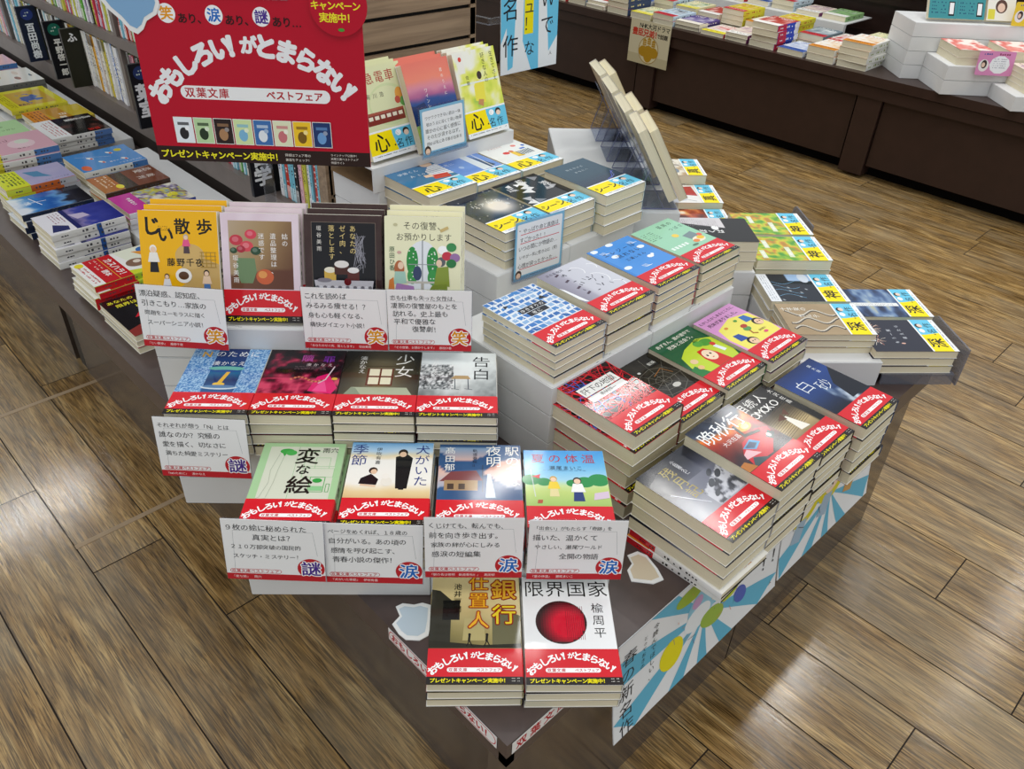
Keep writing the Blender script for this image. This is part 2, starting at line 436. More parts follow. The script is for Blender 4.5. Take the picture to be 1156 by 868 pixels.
def person(a, x, y, h, hair, top, low, skin='#f0cdb0', sit=False):   # small printed figure
    a.poly([(x - .17 * h, y), (x + .17 * h, y), (x + .13 * h, y + .42 * h), (x - .13 * h, y + .42 * h)], low)
    a.poly([(x - .22 * h, y + .38 * h), (x + .22 * h, y + .38 * h), (x + .14 * h, y + .74 * h), (x - .14 * h, y + .74 * h)], top)
    a.circ(x, y + .87 * h, .13 * h, .15 * h, hair); a.circ(x, y + .84 * h, .1 * h, .11 * h, skin)

def c_walk(a):
    a.rect(0, 0, 105, 148, '#f2b60c')
    a.poly([(0, 50), (42, 40), (70, 60), (105, 48), (105, 0), (0, 0)], '#cba865'); a.poly([(58, 96), (105, 78), (105, 40), (52, 60)], '#cba865')
    a.circ(66, 88, 20, 17, '#d2af6c')
    a.txt('じ', 17, 128, 27, '#151310', 0.045); a.txt('い', 35, 117, 23, '#151310', 0.045)
    a.txt('散歩', 58, 128, 22, '#151310', 0.03, gap=1.35); a.marks(26, 122, 42, 128, '#6a5310', 1, 2.4, 3)
    a.txt('藤野千夜', 40, 80, 11.5, '#1c1a16', 0.02, gap=1.12)
    person(a, 17, 66, 36, '#f4f2ea', '#efece4', '#1c1c20'); person(a, 62, 92, 25, '#b9b6b0', '#e65a8c', '#514046')
    person(a, 33, 38, 26, '#5a3a22', '#e6e6ea', '#41578a'); person(a, 87, 40, 30, '#2b211c', '#efd1b2', '#4b78b4')
    a.circ(56, 62, 11, 10, '#f4f2ee'); a.circ(56, 62, 7, 5.6, '#5b3a22')
    for j in range(5): a.line([(80, 74 + j * 5), (101, 74 + j * 5)], .8, '#a9852e', up=False)
    for i in range(4): a.line([(82 + i * 6, 74), (82 + i * 6, 94)], .8, '#a9852e', up=False)
    a.k += 1
def c_flower(a):
    a.grid(0, 0, 105, 148, 16, 20, lambda u, v: mixc('#dcc7d3', '#e9dbe4', fbm(u * 6, v * 8, 2)))
    a.grid(10, 46, 96, 138, 20, 22, lambda u, v: mixc(ramp(u + (1 - v) * .5, (0, '#b7a38a'), (.7, '#a3875e'), (1.3, '#6b4a33')), '#5d3428', .75 if v < .22 + .1 * u else 0))
    a.poly([(20, 88), (44, 88), (46, 70), (40, 54), (24, 54), (18, 70)], '#6f8a63')
    a.circ(57, 63, 12, 10.5, '#c9603a'); a.circ(54, 66, 6, 5, '#e09a55')
    for x, y, r_, c in ((20, 112, 9, '#c33a49'), (34, 104, 9, '#d54b57'), (40, 120, 8, '#d34255'), (26, 100, 6, '#a92b3c'), (16, 98, 5, '#2f4a33'), (46, 98, 7, '#304d38')):
        a.circ(x, y, r_, r_ * .8, c); a.circ(x - 1, y + 1, r_ * .5, r_ * .4, mixc(c, '#ffffff', .25))
    a.txt('姑の', 86, 118, 8.5, '#f5f1ec', 0.015, True, 1.1); a.txt('遺品整理は、', 70, 118, 8.5, '#f5f1ec', 0.015, True, 1.1)
    a.txt('迷惑です', 54, 118, 8.5, '#f5f1ec', 0.015, True, 1.1); a.txt('垣谷美雨', 18, 88, 8, '#f5f1ec', 0.015, True, 1.25)
def c_cake(a):
    a.grid(0, 0, 105, 148, 20, 26, lambda u, v: mixc('#33201f', '#4a3633', fbm(u * 9, v * 12, 4)))
    a.rect(10, 46, 97, 138, '#131218'); a.frame(10, 46, 97, 138, .6, '#7c6c5f')
    for i in range(40):
        r_ = random.Random(i); a.line([(66 + r_.uniform(0, 14), 90 + r_.uniform(-20, 30)), (70 + r_.uniform(-2, 14), 94 + r_.uniform(-20, 30))], .5, '#9a98a2', up=False)
    a.k += 1
    a.poly([(12, 60), (94, 60), (92, 48), (14, 48)], '#c9c6cd')
    for i in range(15): a.circ(16 + i * 5.2, 50, 2.6, 2.6, '#e2e0e6' if i % 2 else '#77747c', up=False)
    a.k += 1
    for x, y, w_, h_, c, t in ((34, 60, 8, 14, '#d9b14e', '#efe9d4'), (50, 68, 10, 14, '#4b2620', '#e8e2de'), (66, 60, 8, 14, '#5d2723', '#f0ecea')):
        a.rect(x - w_, y, x + w_, y + h_, c); a.circ(x, y + h_, w_, w_ * .5, t)
    a.circ(58, 58, 5, 5, '#6b1a20'); a.circ(26, 60, 10, 3, '#8b8690')
    a.txt('あなたの', 66, 130, 9, '#e2c983', 0.01, True, 1.1); a.txt('ゼイ肉、', 52, 130, 9, '#e2c983', 0.01, True, 1.1)
    a.txt('落とします', 37, 130, 9, '#e2c983', 0.01, True, 1.05); a.txt('垣谷美雨', 20, 130, 7, '#e7e2da', 0.0, True, 1.3)
def c_revenge(a):
    a.rect(0, 0, 105, 148, '#efecc7')
    a.txt('その復讐、', 31, 136, 11.5, '#24221c', 0.0, gap=1.02); a.txt('お預かりします', 21, 121, 11, '#24221c', 0.0, gap=1.0)
    a.circ(52, 92, 20, 24, '#e8ebf0'); a.rect(32, 50, 72, 92, '#e8ebf0')
    a.circ(38, 88, 8, 20, '#2f8f44'); a.circ(66, 88, 8, 20, '#2f8f44'); a.circ(38, 68, 7, 11, '#3c9a4d'); a.circ(66, 66, 7, 10, '#3c9a4d')
    r_ = random.Random(3)
    for i in range(26): a.circ(r_.choice((38, 66)) + r_.uniform(-6, 6), r_.uniform(62, 104), 1, 1, '#eef4ea', 8, up=False)
    a.k += 1
    a.line([(52, 50), (52, 116)], 1.6, '#9b9ea4'); a.line([(33, 84), (71, 84)], 1, '#9b9ea4'); a.circ(45, 72, 6, 10, '#39466a')
    a.rect(30, 58, 76, 61, '#c9c3b8'); a.rect(50, 40, 54, 58, '#b9b3a8')
    a.circ(20, 78, 7, 11, '#b5673f'); a.circ(22, 82, 4, 5, '#f0cfb4'); a.poly([(12, 56), (30, 58), (28, 74), (14, 74)], '#a9cfc0')
    a.poly([(12, 40), (42, 40), (40, 54), (16, 58)], '#ad7fb6'); a.poly([(4, 42), (14, 40), (12, 66), (6, 62)], '#d8803c')
    a.circ(78, 88, 6, 6.5, '#5f6267'); a.circ(75, 86, 4, 5, '#efcfb2'); a.poly([(68, 56), (90, 54), (88, 82), (72, 80)], '#8a9b3c'); a.poly([(56, 40), (88, 42), (86, 58), (66, 56)], '#7c8d35')
    for x, y, c in ((80, 104, '#ffffff'), (92, 108, '#3f8f55'), (86, 96, '#c8354a'), (97, 94, '#9b74a8'), (92, 86, '#2f7a44')): a.circ(x, y, 7, 6, c)
    a.txt('原田ひ香', 10, 104, 8, '#2f5b39', 0.0, True, 1.05); a.rect(76, 130, 88, 134, '#cfb678', rot=25)
    a.circ(15, 137, 3, 2, '#c8c39a'); a.circ(20, 100, 3, 2, '#d5a9a0')
def c_n(a):
    a.grid(0, 0, 105, 148, 26, 30, lambda u, v: ramp(v, (0, '#27446c'), (.35, '#2b5c93'), (.5, '#1b3a68'), (.62, '#1d6f9c'), (.72, '#1c3f77'), (1, '#17306a')))
    a.grid(0, 45, 34, 148, 26, 60, lambda u, v: mixc('#3e78b8', '#b8d8ee', (fbm(u * 30, v * 60, 9) > .52) * .75 + .1))
    a.grid(76, 45, 105, 148, 22, 60, lambda u, v: mixc('#3e78b8', '#b8d8ee', (fbm(u * 26, v * 60, 5) > .52) * .75 + .1))
    a.circ(55, 100, 24, 5, '#6bb6a8'); a.circ(55, 94, 21, 3, '#255a96'); a.poly([(50, 66), (56, 66), (62, 92), (57, 92)], '#e4b545'); a.circ(53, 64, 8, 4, '#e8c04e')
    a.circ(55, 57, 24, 5, '#cfdde6'); a.circ(55, 58.5, 22, 3.6, '#5b83ac')
    a.txt('N', 19, 134, 18, '#e8b33c', 0.03); a.txt('のために', 39, 135, 15, '#eef2f6', 0.0, gap=1.05); a.txt('湊かなえ', 38, 112, 11, '#eef2f6', 0.0, gap=1.05)
def c_atone(a):
    a.grid(0, 0, 105, 148, 40, 54, lambda u, v: ramp(fbm(u * 9, v * 12, 21) + .25 * (v < .55) - .1 * (v > .85), (.35, '#140d12'), (.55, '#3a1420'), (.72, '#8e1b3c'), (.9, '#d64a6a')))
    a.poly([(66, 52), (98, 46), (104, 60), (88, 92), (74, 84)], '#e0176a'); a.poly([(72, 52), (92, 50), (84, 80)], '#f04a8e')
    a.line([(94, 108), (86, 78), (78, 70)], 1.8, '#d9c8cf'); a.circ(98, 80, 4, 3, '#e0b93a')
    for i in range(18): a.circ(40 + i * 2.4, 78 + 5 * math.sin(i * .35), 2, 2, '#a23b3f' if i % 2 else '#d3805a', 8, up=False)
    a.k += 1
    a.txt('贖', 54, 128, 17, '#b4489a', 0.02); a.txt('罪', 84, 126, 17, '#7c2ea0', 0.02); a.txt('湊かなえ', 58, 112, 7.5, '#d9c9c9', 0.0, gap=1.3)
    a.marks(40, 100, 84, 108, '#8c7076', 1.3, 3, 5)
def c_girl(a):
    a.grid(0, 0, 105, 148, 30, 40, lambda u, v: mixc('#8f8464', '#1d1a14', min(1, (abs(u - .5) * 1.5) ** 1.6 + .5 * v * v + .12 * fbm(u * 5, v * 5, 3))))
    a.rect(34, 66, 70, 106, '#6b3c2c'); 
    for x in (37, 53.5):
        for y in (69, 88.5): a.rect(x, y, x + 14, y + 16, '#efeacb')
    a.poly([(8, 46), (98, 46), (90, 62), (16, 62)], '#b0b79a'); a.poly([(8, 46), (30, 46), (22, 60), (16, 62)], '#8e9880')
    a.line([(24, 111), (76, 111)], 1, '#3b2b1e')
    a.txt('少女', 84, 128, 27, '#f5f3ec', 0.0, True, 1.08); a.txt('湊かなえ', 26, 130, 10.5, '#f0eee6', 0.0, True, 1.0)
def c_confess(a):
    a.grid(0, 0, 105, 148, 36, 48, lambda u, v: mixc('#e4e9e8', '#262b2c', min(1, max(0, .95 * (1 - v) ** 1.2 + .35 * (fbm(u * 16, v * 16, 7) - .5) - .35 * math.exp(-((u - .45) ** 2) * 9)))))
    a.grid(0, 60, 46, 118, 26, 30, lambda u, v: mixc('#32383a', '#eef0f0', max(0, min(1, fbm(u * 20, v * 20, 2) * 2.2 - .7 + .3 * v))))
    a.poly([(42, 84), (70, 84), (66, 92), (48, 92)], '#b79d72')
    for x in (48, 66): a.line([(x, 84), (x + 1, 62)], 1.2, '#3f4a55', up=False); a.line([(x - 4, 62), (x + 6, 60)], 1, '#3f4a55', up=False)
    a.k += 1
    a.txt('告白', 84, 126, 27, '#101010', 0.0, True, 1.12); a.txt('湊かなえ', 20, 130, 11, '#f2f2f0', 0.0, True, 1.0)
def c_picture(a):
    a.rect(0, 0, 105, 148, '#a9cf9d'); a.rect(10, 40, 97, 141, '#d5d9c6')
    a.line([(47, 141), (47, 40)], .5, '#8fbc88'); 
    for x0, y0, x1, y1 in ((58, 104, 97, 132), (58, 84, 97, 100), (72, 100, 90, 120)): a.frame(x0, y0, x1, y1, .6, '#93c48b')
    a.circ(32, 132, 9, 5, '#3fa848'); a.poly([(24, 134), (30, 122), (34, 132)], '#3fa848'); a.circ(38, 129, 7, 5, '#49b052')
    a.line([(24, 128), (18, 96), (20, 74), (14, 48)], .6, '#aab39f'); a.line([(30, 122), (27, 96), (26, 74), (22, 48)], .6, '#aab39f'); a.line([(14, 48), (8, 44), (22, 46)], .6, '#aab39f')
    a.frame(70, 58, 88, 84, 1, '#5fae63'); a.circ(79, 78, 6, 4, '#35a045'); a.rect(71, 60, 87, 68, '#8fc98f'); a.frame(91, 58, 95, 72, .8, '#4da656')
    a.txt('変', 60, 123, 31, '#15140f', 0.02); a.txt('な', 58, 98, 20, '#15140f', 0.02); a.txt('絵', 58, 70, 33, '#15140f', 0.02)
    a.txt('雨穴', 82, 134, 10, '#2a2c26', 0.0, gap=1.05)
def c_dog(a):
    a.grid(0, 0, 105, 148, 24, 34, lambda u, v: ramp(v + .05 * fbm(u * 5, v * 5, 2), (.3, '#d9b27a'), (.42, '#e7cf9e'), (.5, '#f3efe6'), (.8, '#f2efe9'), (.84, '#ecd7ac'), (.9, '#bcd6ec'), (1, '#7db4e2')))
    a.poly([(62, 62), (76, 62), (80, 118), (72, 126), (58, 120)], '#16171b'); a.circ(67, 128, 6, 7, '#2a211e'); a.circ(67, 125, 4.5, 5, '#e7c3a4')
    a.poly([(66, 60), (72, 60), (74, 70), (64, 70)], '#16171b')
    a.poly([(16, 70), (38, 68), (40, 78), (30, 88), (18, 80)], '#17181c'); a.circ(32, 94, 5.5, 6, '#2a211e'); a.circ(33, 92, 4, 4.5, '#e7c3a4'); a.line([(20, 68), (36, 66)], 3, '#e7c3a4')
    a.circ(50, 74, 7, 8, '#ece6da'); a.circ(48, 84, 5, 5, '#f2ede4')
    a.txt('季節', 12, 134, 21, '#22347e', 0.0, True, 1.0); a.txt('犬がいた', 92, 134, 19, '#22347e', 0.0, True, 1.02); a.txt('伊吹有喜', 36, 134, 7.5, '#30343c', 0.0, True, 1.1)
def c_station(a):
    a.grid(0, 0, 105, 148, 30, 40, lambda u, v: (mixc('#39608c', '#2b4d7b', fbm(u * 6, v * 6, 3)) if v > .95 or (.70 < v + .12 * math.sin(u * 5) < .9) or v + .1 * math.sin(u * 6 + 2) < .54 else ramp(v, (.4, '#93a9c6'), (.62, '#d9b8ae'), (.75, '#e9b3a0'), (.95, '#88a5c5'))))
    a.poly([(2, 78), (16, 96), (48, 98), (56, 80)], '#7c3f42'); a.rect(8, 62, 50, 80, '#a98962'); a.rect(12, 64, 20, 74, '#4a3a32'); a.rect(26, 64, 34, 74, '#4a3a32'); a.line([(56, 60), (56, 108)], 1, '#39424f')
    a.poly([(60, 50), (72, 50), (66, 92), (62, 92)], '#cfe0ee')
    a.txt('駅の名は', 94, 136, 19.5, '#f6f4ee', 0.0, True, .98); a.txt('夜明', 70, 136, 21, '#f6f4ee', 0.0, True, 1.0)
    a.txt('髙田郁', 14, 136, 14, '#f6f4ee', 0.0, True, 1.15); a.txt('軌道春秋Ⅱ', 46, 136, 6.5, '#20283a', 0.0, True, 1.1)
def c_summer(a):
    a.grid(0, 0, 105, 148, 30, 40, lambda u, v: ramp(v + .04 * fbm(u * 5, v * 5, 8), (.3, '#9fc26a'), (.5, '#c3d67c'), (.58, '#cbe0a0'), (.64, '#a9d8ee'), (.85, '#5fb1e6'), (1, '#3b98dc')))
    for x, y, r_ in ((8, 92, 12), (24, 88, 9), (76, 88, 12), (94, 92, 14), (60, 86, 8)): a.circ(x, y, r_, r_ * .8, '#2f9150')
    a.line([(12, 62), (8, 110)], 1, '#d8dde0'); a.poly([(9, 98), (20, 102), (18, 94)], '#d84545')
    person(a, 36, 62, 36, '#caa24a', '#f2d23c', '#e7d9a0'); person(a, 66, 54, 42, '#3a3330', '#f4f4f2', '#2c3f7a'); a.poly([(84, 56), (104, 60), (104, 72), (86, 68)], '#d9c4d8')
    a.poly([(14, 50), (20, 50), (21, 56), (15, 56)], '#b6533a')
    a.txt('夏の体温', 18, 132, 18, '#b2263a', 0.0, gap=1.22); a.txt('瀬尾まいこ', 36, 114, 8, '#2e3c55', 0.0, gap=1.1)
    a.marks(24, 106, 80, 110, '#4b78a0', 1.2, 3, 5)
def c_bank(a):
    a.grid(0, 0, 105, 148, 28, 36, lambda u, v: ramp(v * .7 + u * .25 + .15 * fbm(u * 4, v * 4, 3), (.2, '#4a4630'), (.45, '#8d8150'), (.7, '#d7c38a'), (1, '#e9d9a4')))
    a.poly([(0, 46), (24, 52), (24, 112), (10, 126), (0, 128)], '#34332a'); a.rect(14, 84, 34, 112, '#171816'); a.poly([(72, 46), (105, 46), (105, 90), (84, 100), (72, 88)], '#6d6a4c'); a.poly([(38, 56), (64, 56), (62, 86), (40, 86)], '#b9ab74')
    a.poly([(0, 46), (105, 46), (105, 52), (60, 50), (0, 56)], '#2b2a20')
    for x in (46, 66):
        a.circ(x, 64, 1.6, 1.8, '#15140f'); a.line([(x, 63), (x - .5, 56)], 2.6, '#15140f'); a.line([(x - 3, 49), (x, 56), (x + 3, 49)], 1.2, '#15140f')
    a.txt('銀', 86, 128, 31, '#8f1f14', 0.09); a.txt('銀', 86, 128, 31, '#e0a92e', 0.02); a.txt('行', 86, 92, 29, '#8f1f14', 0.09); a.txt('行', 86, 92, 29, '#ecd02c', 0.02)
    for q, y, s_ in (('仕', 138, 24), ('置', 112, 24), ('人', 84, 25)): a.txt(q, 56, y, s_, '#a3321a', 0.08); a.txt(q, 56, y, s_, '#f0b32a', 0.015)
    a.txt('池井戸潤', 31, 132, 10, '#1b1913', 0.01, True, 1.1)
def c_limit(a):
    a.rect(0, 0, 105, 148, '#f2f3f3')
    def g(u, v):
        d = math.hypot(u - .6, v - .42); return mixc('#d81330', '#2a1a18', max(0, min(1, (d - .28) * 3.2)))
    n = 30
    a.circ(44, 82, 30, 30, '#3a2020', 40)
    for j in range(20):
        y0, y1 = -30 + 3 * j, -27 + 3 * j
        for i in range(20):
            x0, x1 = -30 + 3 * i, -27 + 3 * i
            if math.hypot((x0 + x1) / 2, (y0 + y1) / 2) < 28.3: a.rect(44 + x0, 82 + y0, 44 + x1, 82 + y1, g((x0 + 30) / 60, (y0 + 30) / 60), up=False)
    a.k += 1
    for i in range(10): a.line([(50 + i * 2.2, 58), (50 + i * 2.2, 104)], .5, '#8e0d20', up=False)
    a.k += 1
    a.txt('限界国家', 14, 130, 25, '#111111', 0.0, gap=1.03); a.txt('楡周平', 88, 102, 15, '#111111', 0.0, True, 1.15)
def c_moon(a):
    a.grid(0, 0, 105, 148, 34, 46, lambda u, v: ramp(v - .25 * u + .1 * (fbm(u * 5, v * 6, 5) - .5), (.1, '#a9aab4'), (.35, '#8f919d'), (.55, '#4a4d5d'), (.7, '#20232f'), (.95, '#171a24')))
    a.grid(46, 47, 105, 100, 26, 26, lambda u, v: ramp(fbm(u * 7, v * 6, 14), (.42, '#c9cad2'), (.5, '#9a9ca8'), (.58, '#4b4d55')) if v < .9 - .4 * (1 - u) else (.45, .46, .52))
    for x, y, s_ in ((70, 78, 9), (84, 92, 8), (92, 84, 9), (60, 62, 7)): a.circ(x, y, s_, s_ * .45, '#4f525a', 12, 30)
    a.line([(10, 98), (40, 58)], 1.2, '#d7d9e2')
    a.txt('残月記', 40, 126, 21, '#a79645', 0.0, True, 1.0); a.txt('小田雅久仁', 62, 136, 7, '#e2e2e6', 0.0, True, .9)
def c_autumn(a):
    a.grid(0, 0, 105, 148, 34, 46, lambda u, v: ramp(v + .2 * (fbm(u * 6, v * 6, 31) - .5), (.35, '#171b2a'), (.5, '#5b1518'), (.68, '#a3290f'), (.8, '#ea7a1d'), (.87, '#3a4a63'), (1, '#141b2c')))
    a.circ(76, 104, 14, 8, '#f7a32c'); a.circ(78, 104, 7, 5, '#ffe08a')
    a.poly([(18, 50), (60, 48), (96, 70), (102, 84), (84, 92), (44, 86), (24, 70)], '#c8172a'); a.poly([(34, 78), (58, 84), (66, 72), (48, 66)], '#4aa0d0'); a.poly([(38, 77), (54, 81), (60, 73), (48, 69)], '#123b66')
    a.poly([(20, 62), (48, 58), (36, 74), (24, 70)], '#e9b9c0'); a.rect(82, 66, 98, 76, '#1f2a2e', rot=25); a.circ(88, 72, 3, 4, '#e9ecd0'); a.poly([(14, 46), (50, 46), (30, 60)], '#2c4a52')
    a.poly([(0, 46), (20, 46), (12, 62), (0, 60)], '#b87230')
    a.line([(64, 112), (60, 92), (84, 86)], 5, '#0e0d12')
    a.txt('晩秋行', 18, 122, 30, '#f4f4f4', 0.01, gap=1.0, ctr=False); a.txt('大沢在昌', 24, 98, 9, '#f4f0ea', 0.01, gap=1.05)
def c_heir(a):
    a.grid(0, 0, 105, 148, 24, 36, lambda u, v: (0.09, .08, .075) if v > .68 or u > .86 else ramp(v + .1 * u, (.3, '#7d6a49'), (.5, '#bfa878'), (.7, '#3e3323')))
    for i in range(14): a.line([(4, 50 + i * 3.4), (88, 62 + i * 3.4)], .7, '#4c3e28', up=False)
    a.k += 1; a.poly([(50, 52), (70, 50), (60, 84), (54, 84)], '#f1ece0'); a.poly([(40, 84), (58, 92), (56, 78)], '#5b2f1c'); a.poly([(60, 90), (74, 96), (68, 82)], '#5b2f1c')
    a.txt('相続人', 22, 134, 20, '#f4f2ee', 0.0, gap=1.15); a.txt('TOMOKO', 12, 113, 19, '#f4f2ee', 0.01, gap=1.05); a.txt('大沢在昌', 96, 132, 9, '#efece6', 0.0, True, 1.2)
def c_sand(a):
    a.grid(0, 0, 105, 148, 34, 46, lambda u, v: mixc(ramp(v, (.3, '#0c1424'), (.6, '#1a3a74'), (.8, '#1c3f86'), (1, '#142a5c')), '#dfeaf6', max(0, min(1, (fbm(u * 6, v * 5, 8) * 1.4 - .62 - 1.5 * abs(u - .62)) * 2.6)) if v < .72 else 0))
    a.poly([(60, 50), (105, 50), (105, 118), (88, 104), (70, 88)], '#0e1322')
    a.txt('白', 26, 112, 30, '#e8eef4', -0.012); a.txt('砂', 56, 96, 28, '#e8eef4', -0.012); a.txt('鏑木蓮', 82, 136, 7, '#dfe6ee', 0.0, True, 1.2)
def threads(a, bgc, cols, n, seed, w0=.7):
    a.rect(0, 0, 105, 148, bgc); r_ = random.Random(seed)
    for i in range(n):
        x, y, d = r_.uniform(0, 105), r_.uniform(0, 148), r_.uniform(0, 6.28); P = []
        k = r_.uniform(-.14, .14)
        for j in range(12):
            P.append((min(104.5, max(.5, x)), min(147.5, max(.5, y)))); x += 8 * math.cos(d); y += 8 * math.sin(d); d += k + r_.uniform(-.12, .12)
        a.line(P, w0 * r_.uniform(.7, 1.5), r_.choice(cols), up=False); a.k += .25
def c_thread(a):
    threads(a, '#1d1519', ['#c31d2c', '#d42a35', '#a3182a', '#e03b40', '#c31d2c', '#d42a35', '#3f5fb8'], 150, 5, 1.3)
    a.rect(14, 98, 88, 118, '#f1f1ee'); a.rect(14, 84, 88, 96, '#f1f1ee'); a.k += 1
    a.txt('阡下の地獄', 24, 108, 14, '#222222', 0.0, gap=.95); a.txt('香納諒一', 40, 90, 8.5, '#333333', 0.0, gap=.95)
def c_spider(a):
    a.grid(0, 0, 105, 148, 20, 28, lambda u, v: mixc('#16130f', '#3b372f', fbm(u * 5, v * 6, 3)))
    for i in range(9):
        an = i * .7; a.line([(62, 80), (62 + 70 * math.cos(an), 80 + 60 * math.sin(an))], .4, '#8a867c', up=False)
    for r_ in (14, 26, 40): a.line([(62 + r_ * math.cos(i * .7), 80 + r_ * .85 * math.sin(i * .7)) for i in range(10)], .4, '#8a867c', up=False)
    a.k += 1; a.circ(20, 126, 3.6, 3, '#e8e8e4'); a.circ(48, 116, 3, 2.4, '#d8d8d4'); a.circ(70, 62, 8, 5, '#c9c7c0'); a.line([(60, 96), (84, 104), (92, 86)], 1.4, '#8a5a2c')
    a.txt('蜘蛛', 80, 122, 8, '#e8e6de', 0.0, gap=1.1)
def c_hood(a):
    a.rect(0, 0, 105, 148, '#1f5a38'); a.poly([(8, 46), (98, 46), (105, 60), (105, 104), (80, 116), (40, 108), (16, 96), (6, 70)], '#bfd63a')
    a.poly([(0, 46), (22, 46), (14, 70), (0, 66)], '#2c7a3c'); a.circ(84, 100, 13, 9, '#4f9a3c'); a.circ(70, 104, 9, 8, '#5aa542')
    a.poly([(46, 46), (80, 46), (76, 72), (66, 92), (50, 92), (44, 72)], '#cf2b22'); a.circ(60, 74, 12, 14, '#f4dcc0'); a.circ(64, 76, 1.8, 2.4, '#1f1a18'); a.circ(55, 75, 1.8, 2.4, '#1f1a18'); a.circ(60, 67, 2, 1, '#c8402e')
    a.circ(24, 78, 7, 6, '#e7c79a'); a.circ(20, 62, 6, 5, '#e4bd82'); a.rect(86, 66, 94, 86, '#e9edf2', rot=12); a.circ(90, 90, 5, 5, '#d23f3a')
    a.txt('赤ずきん、旅の途中で', 12, 138, 8.6, '#f2efe0', 0.02, gap=1.0); a.txt('死体と出会う。', 26, 125, 9.5, '#f2efe0', 0.02, gap=1.0); a.txt('青柳碧人', 70, 112, 4.6, '#2a3a20', 0.0)
def c_mukashi(a):
    a.rect(0, 0, 105, 148, '#d99ad0'); a.poly([(6, 46), (100, 46), (105, 66), (102, 110), (60, 120), (14, 108), (4, 80)], '#f0e66a')
    a.txt('むかしむかしあるところに、', 8, 138, 7.6, '#2b2130', 0.02, gap=1.02); a.txt('死体がありました。', 16, 125, 9.2, '#2b2130', 0.02, gap=1.02)
    for x, y, c in ((84, 100, '#3a6fb8'), (26, 72, '#2a4da0')):
        a.poly([(x - 10, y - 6), (x + 10, y - 8), (x + 6, y + 10), (x - 8, y + 12)], c)
    for x, y in ((92, 84), (34, 56)): a.circ(x, y, 11, 10, '#1d1a1c'); a.circ(x + 1, y - 2, 8.5, 8, '#efc7a6'); a.circ(x - 2, y - 1, 1.2, 1.6, '#222'+'222'); a.circ(x + 4, y - 1, 1.2, 1.6, '#222222')
    a.circ(58, 82, 8, 6, '#5b9a58'); a.circ(60, 90, 7, 5, '#b8452c'); a.line([(56, 76), (54, 68), (60, 64)], 3, '#a8672f'); a.circ(62, 108, 4, 3, '#4d9a3e'); a.circ(30, 104, 4, 3, '#d88a3a')
    a.circ(76, 58, 5, 3, '#e0557a'); a.txt('青柳碧人', 70, 66, 4.6, '#54402a', 0.0)
def c_map(a):
    a.rect(0, 0, 105, 148, '#dfe6ee'); r_ = random.Random(4)
    for j in range(13):
        for i in range(9):
            x, y = 4 + i * 12.2 + (j % 2) * 3, 6 + j * 11.4; s_ = r_.uniform(4, 5.6); sk = r_.uniform(-2, 2)
            a.poly([(max(.5, x - s_), y - 4), (min(104, x + s_), y - 4 + sk), (min(104, x + s_ + sk), y + 4), (max(.5, x - s_ + sk), y + 4 - sk)], r_.choice(['#3f78bf', '#4a86c8', '#356bb0', '#8fb3dc']), up=False)
    a.k += 1
    for i in range(46): x, y = r_.uniform(4, 100), r_.uniform(48, 142); a.line([(x, y), (x + r_.uniform(-7, 7), y + r_.uniform(-7, 7))], .7, '#f4f6f8', up=False)
    a.k += 1
    a.rect(28, 92, 78, 104, '#20242c'); a.rect(34, 80, 72, 91, '#20242c'); a.txt('ゆきずりの', 34, 98, 8.5, '#f2f2f2', 0.0, gap=1.1); a.txt('夜に', 46, 85.5, 8, '#f2f2f2', 0.0, gap=1.2)
    a.poly([(78, 108), (92, 104), (86, 116)], '#1c2028'); a.poly([(18, 118), (28, 122), (20, 126)], '#1c2028')
def c_grey(a):
    a.grid(0, 0, 105, 148, 18, 26, lambda u, v: ramp(u + .1 * fbm(u * 4, v * 4, 2), (.1, '#8f8c9c'), (.35, '#a5a3b3'), (.42, '#c5c6d1'), (1, '#ced0da')))
    for x, y, r_ in ((60, 120, 14), (72, 84, 18), (84, 54, 12), (92, 118, 10)): a.line([(x + r_ * math.cos(t * .3), y + r_ * math.sin(t * .3)) for t in range(-3, 6)], 1.2, '#f4f5f8', up=False)
    r2 = random.Random(8)
    for i in range(22):
        x, y = r2.uniform(24, 96), r2.uniform(52, 138); q = r2.uniform(3, 7); d = r2.choice((0, 60, 110)); a.line([(x, y), (x + q * math.cos(d * D2R), y + q * math.sin(d * D2R))], r2.uniform(.8, 2.2), '#3b3b46', up=False)
    a.k += 1; a.txt('湯本香樹実', 14, 138, 7, '#4a4a58', 0.0, gap=1.1); a.poly([(0, 60), (3, 50), (8, 46), (4, 92), (0, 100)], '#eef0f3')
    for y in (128, 106, 82, 62): a.rect(22, y, 32, y + 4, '#4b3c4b', up=False, rot=20)
    a.k += 1
def c_elegy(a):
    a.rect(0, 0, 105, 148, '#4b93e0')
    for x, y in ((12, 142), (52, 144), (14, 72), (90, 108), (28, 110)): a.circ(x, y, 8, 5, '#eaf3fb')
    for x, y in ((20, 128), (44, 60), (88, 128)): 
        for i in range(4): a.line([(x - 6 + i * 3, y + 4), (x - 4 + i * 3, y - 3), (x + 2 + i * 3, y - 4)], .9, '#eaf3fb', up=False)
    a.k += 1; a.circ(76, 76, 7, 4.5, '#f4f8fb'); a.circ(84, 79, 3, 3, '#f4f8fb')
    a.txt('エレジーは', 18, 122, 12, '#1d2540', 0.0, gap=1.35); a.txt('流れない', 34, 106, 12, '#1d2540', 0.0, gap=1.25); a.txt('三浦しをん', 36, 90, 8, '#1d2540', 0.0, gap=1.2)
    a.rect(0, 45, 6, 148, '#3f86d4')
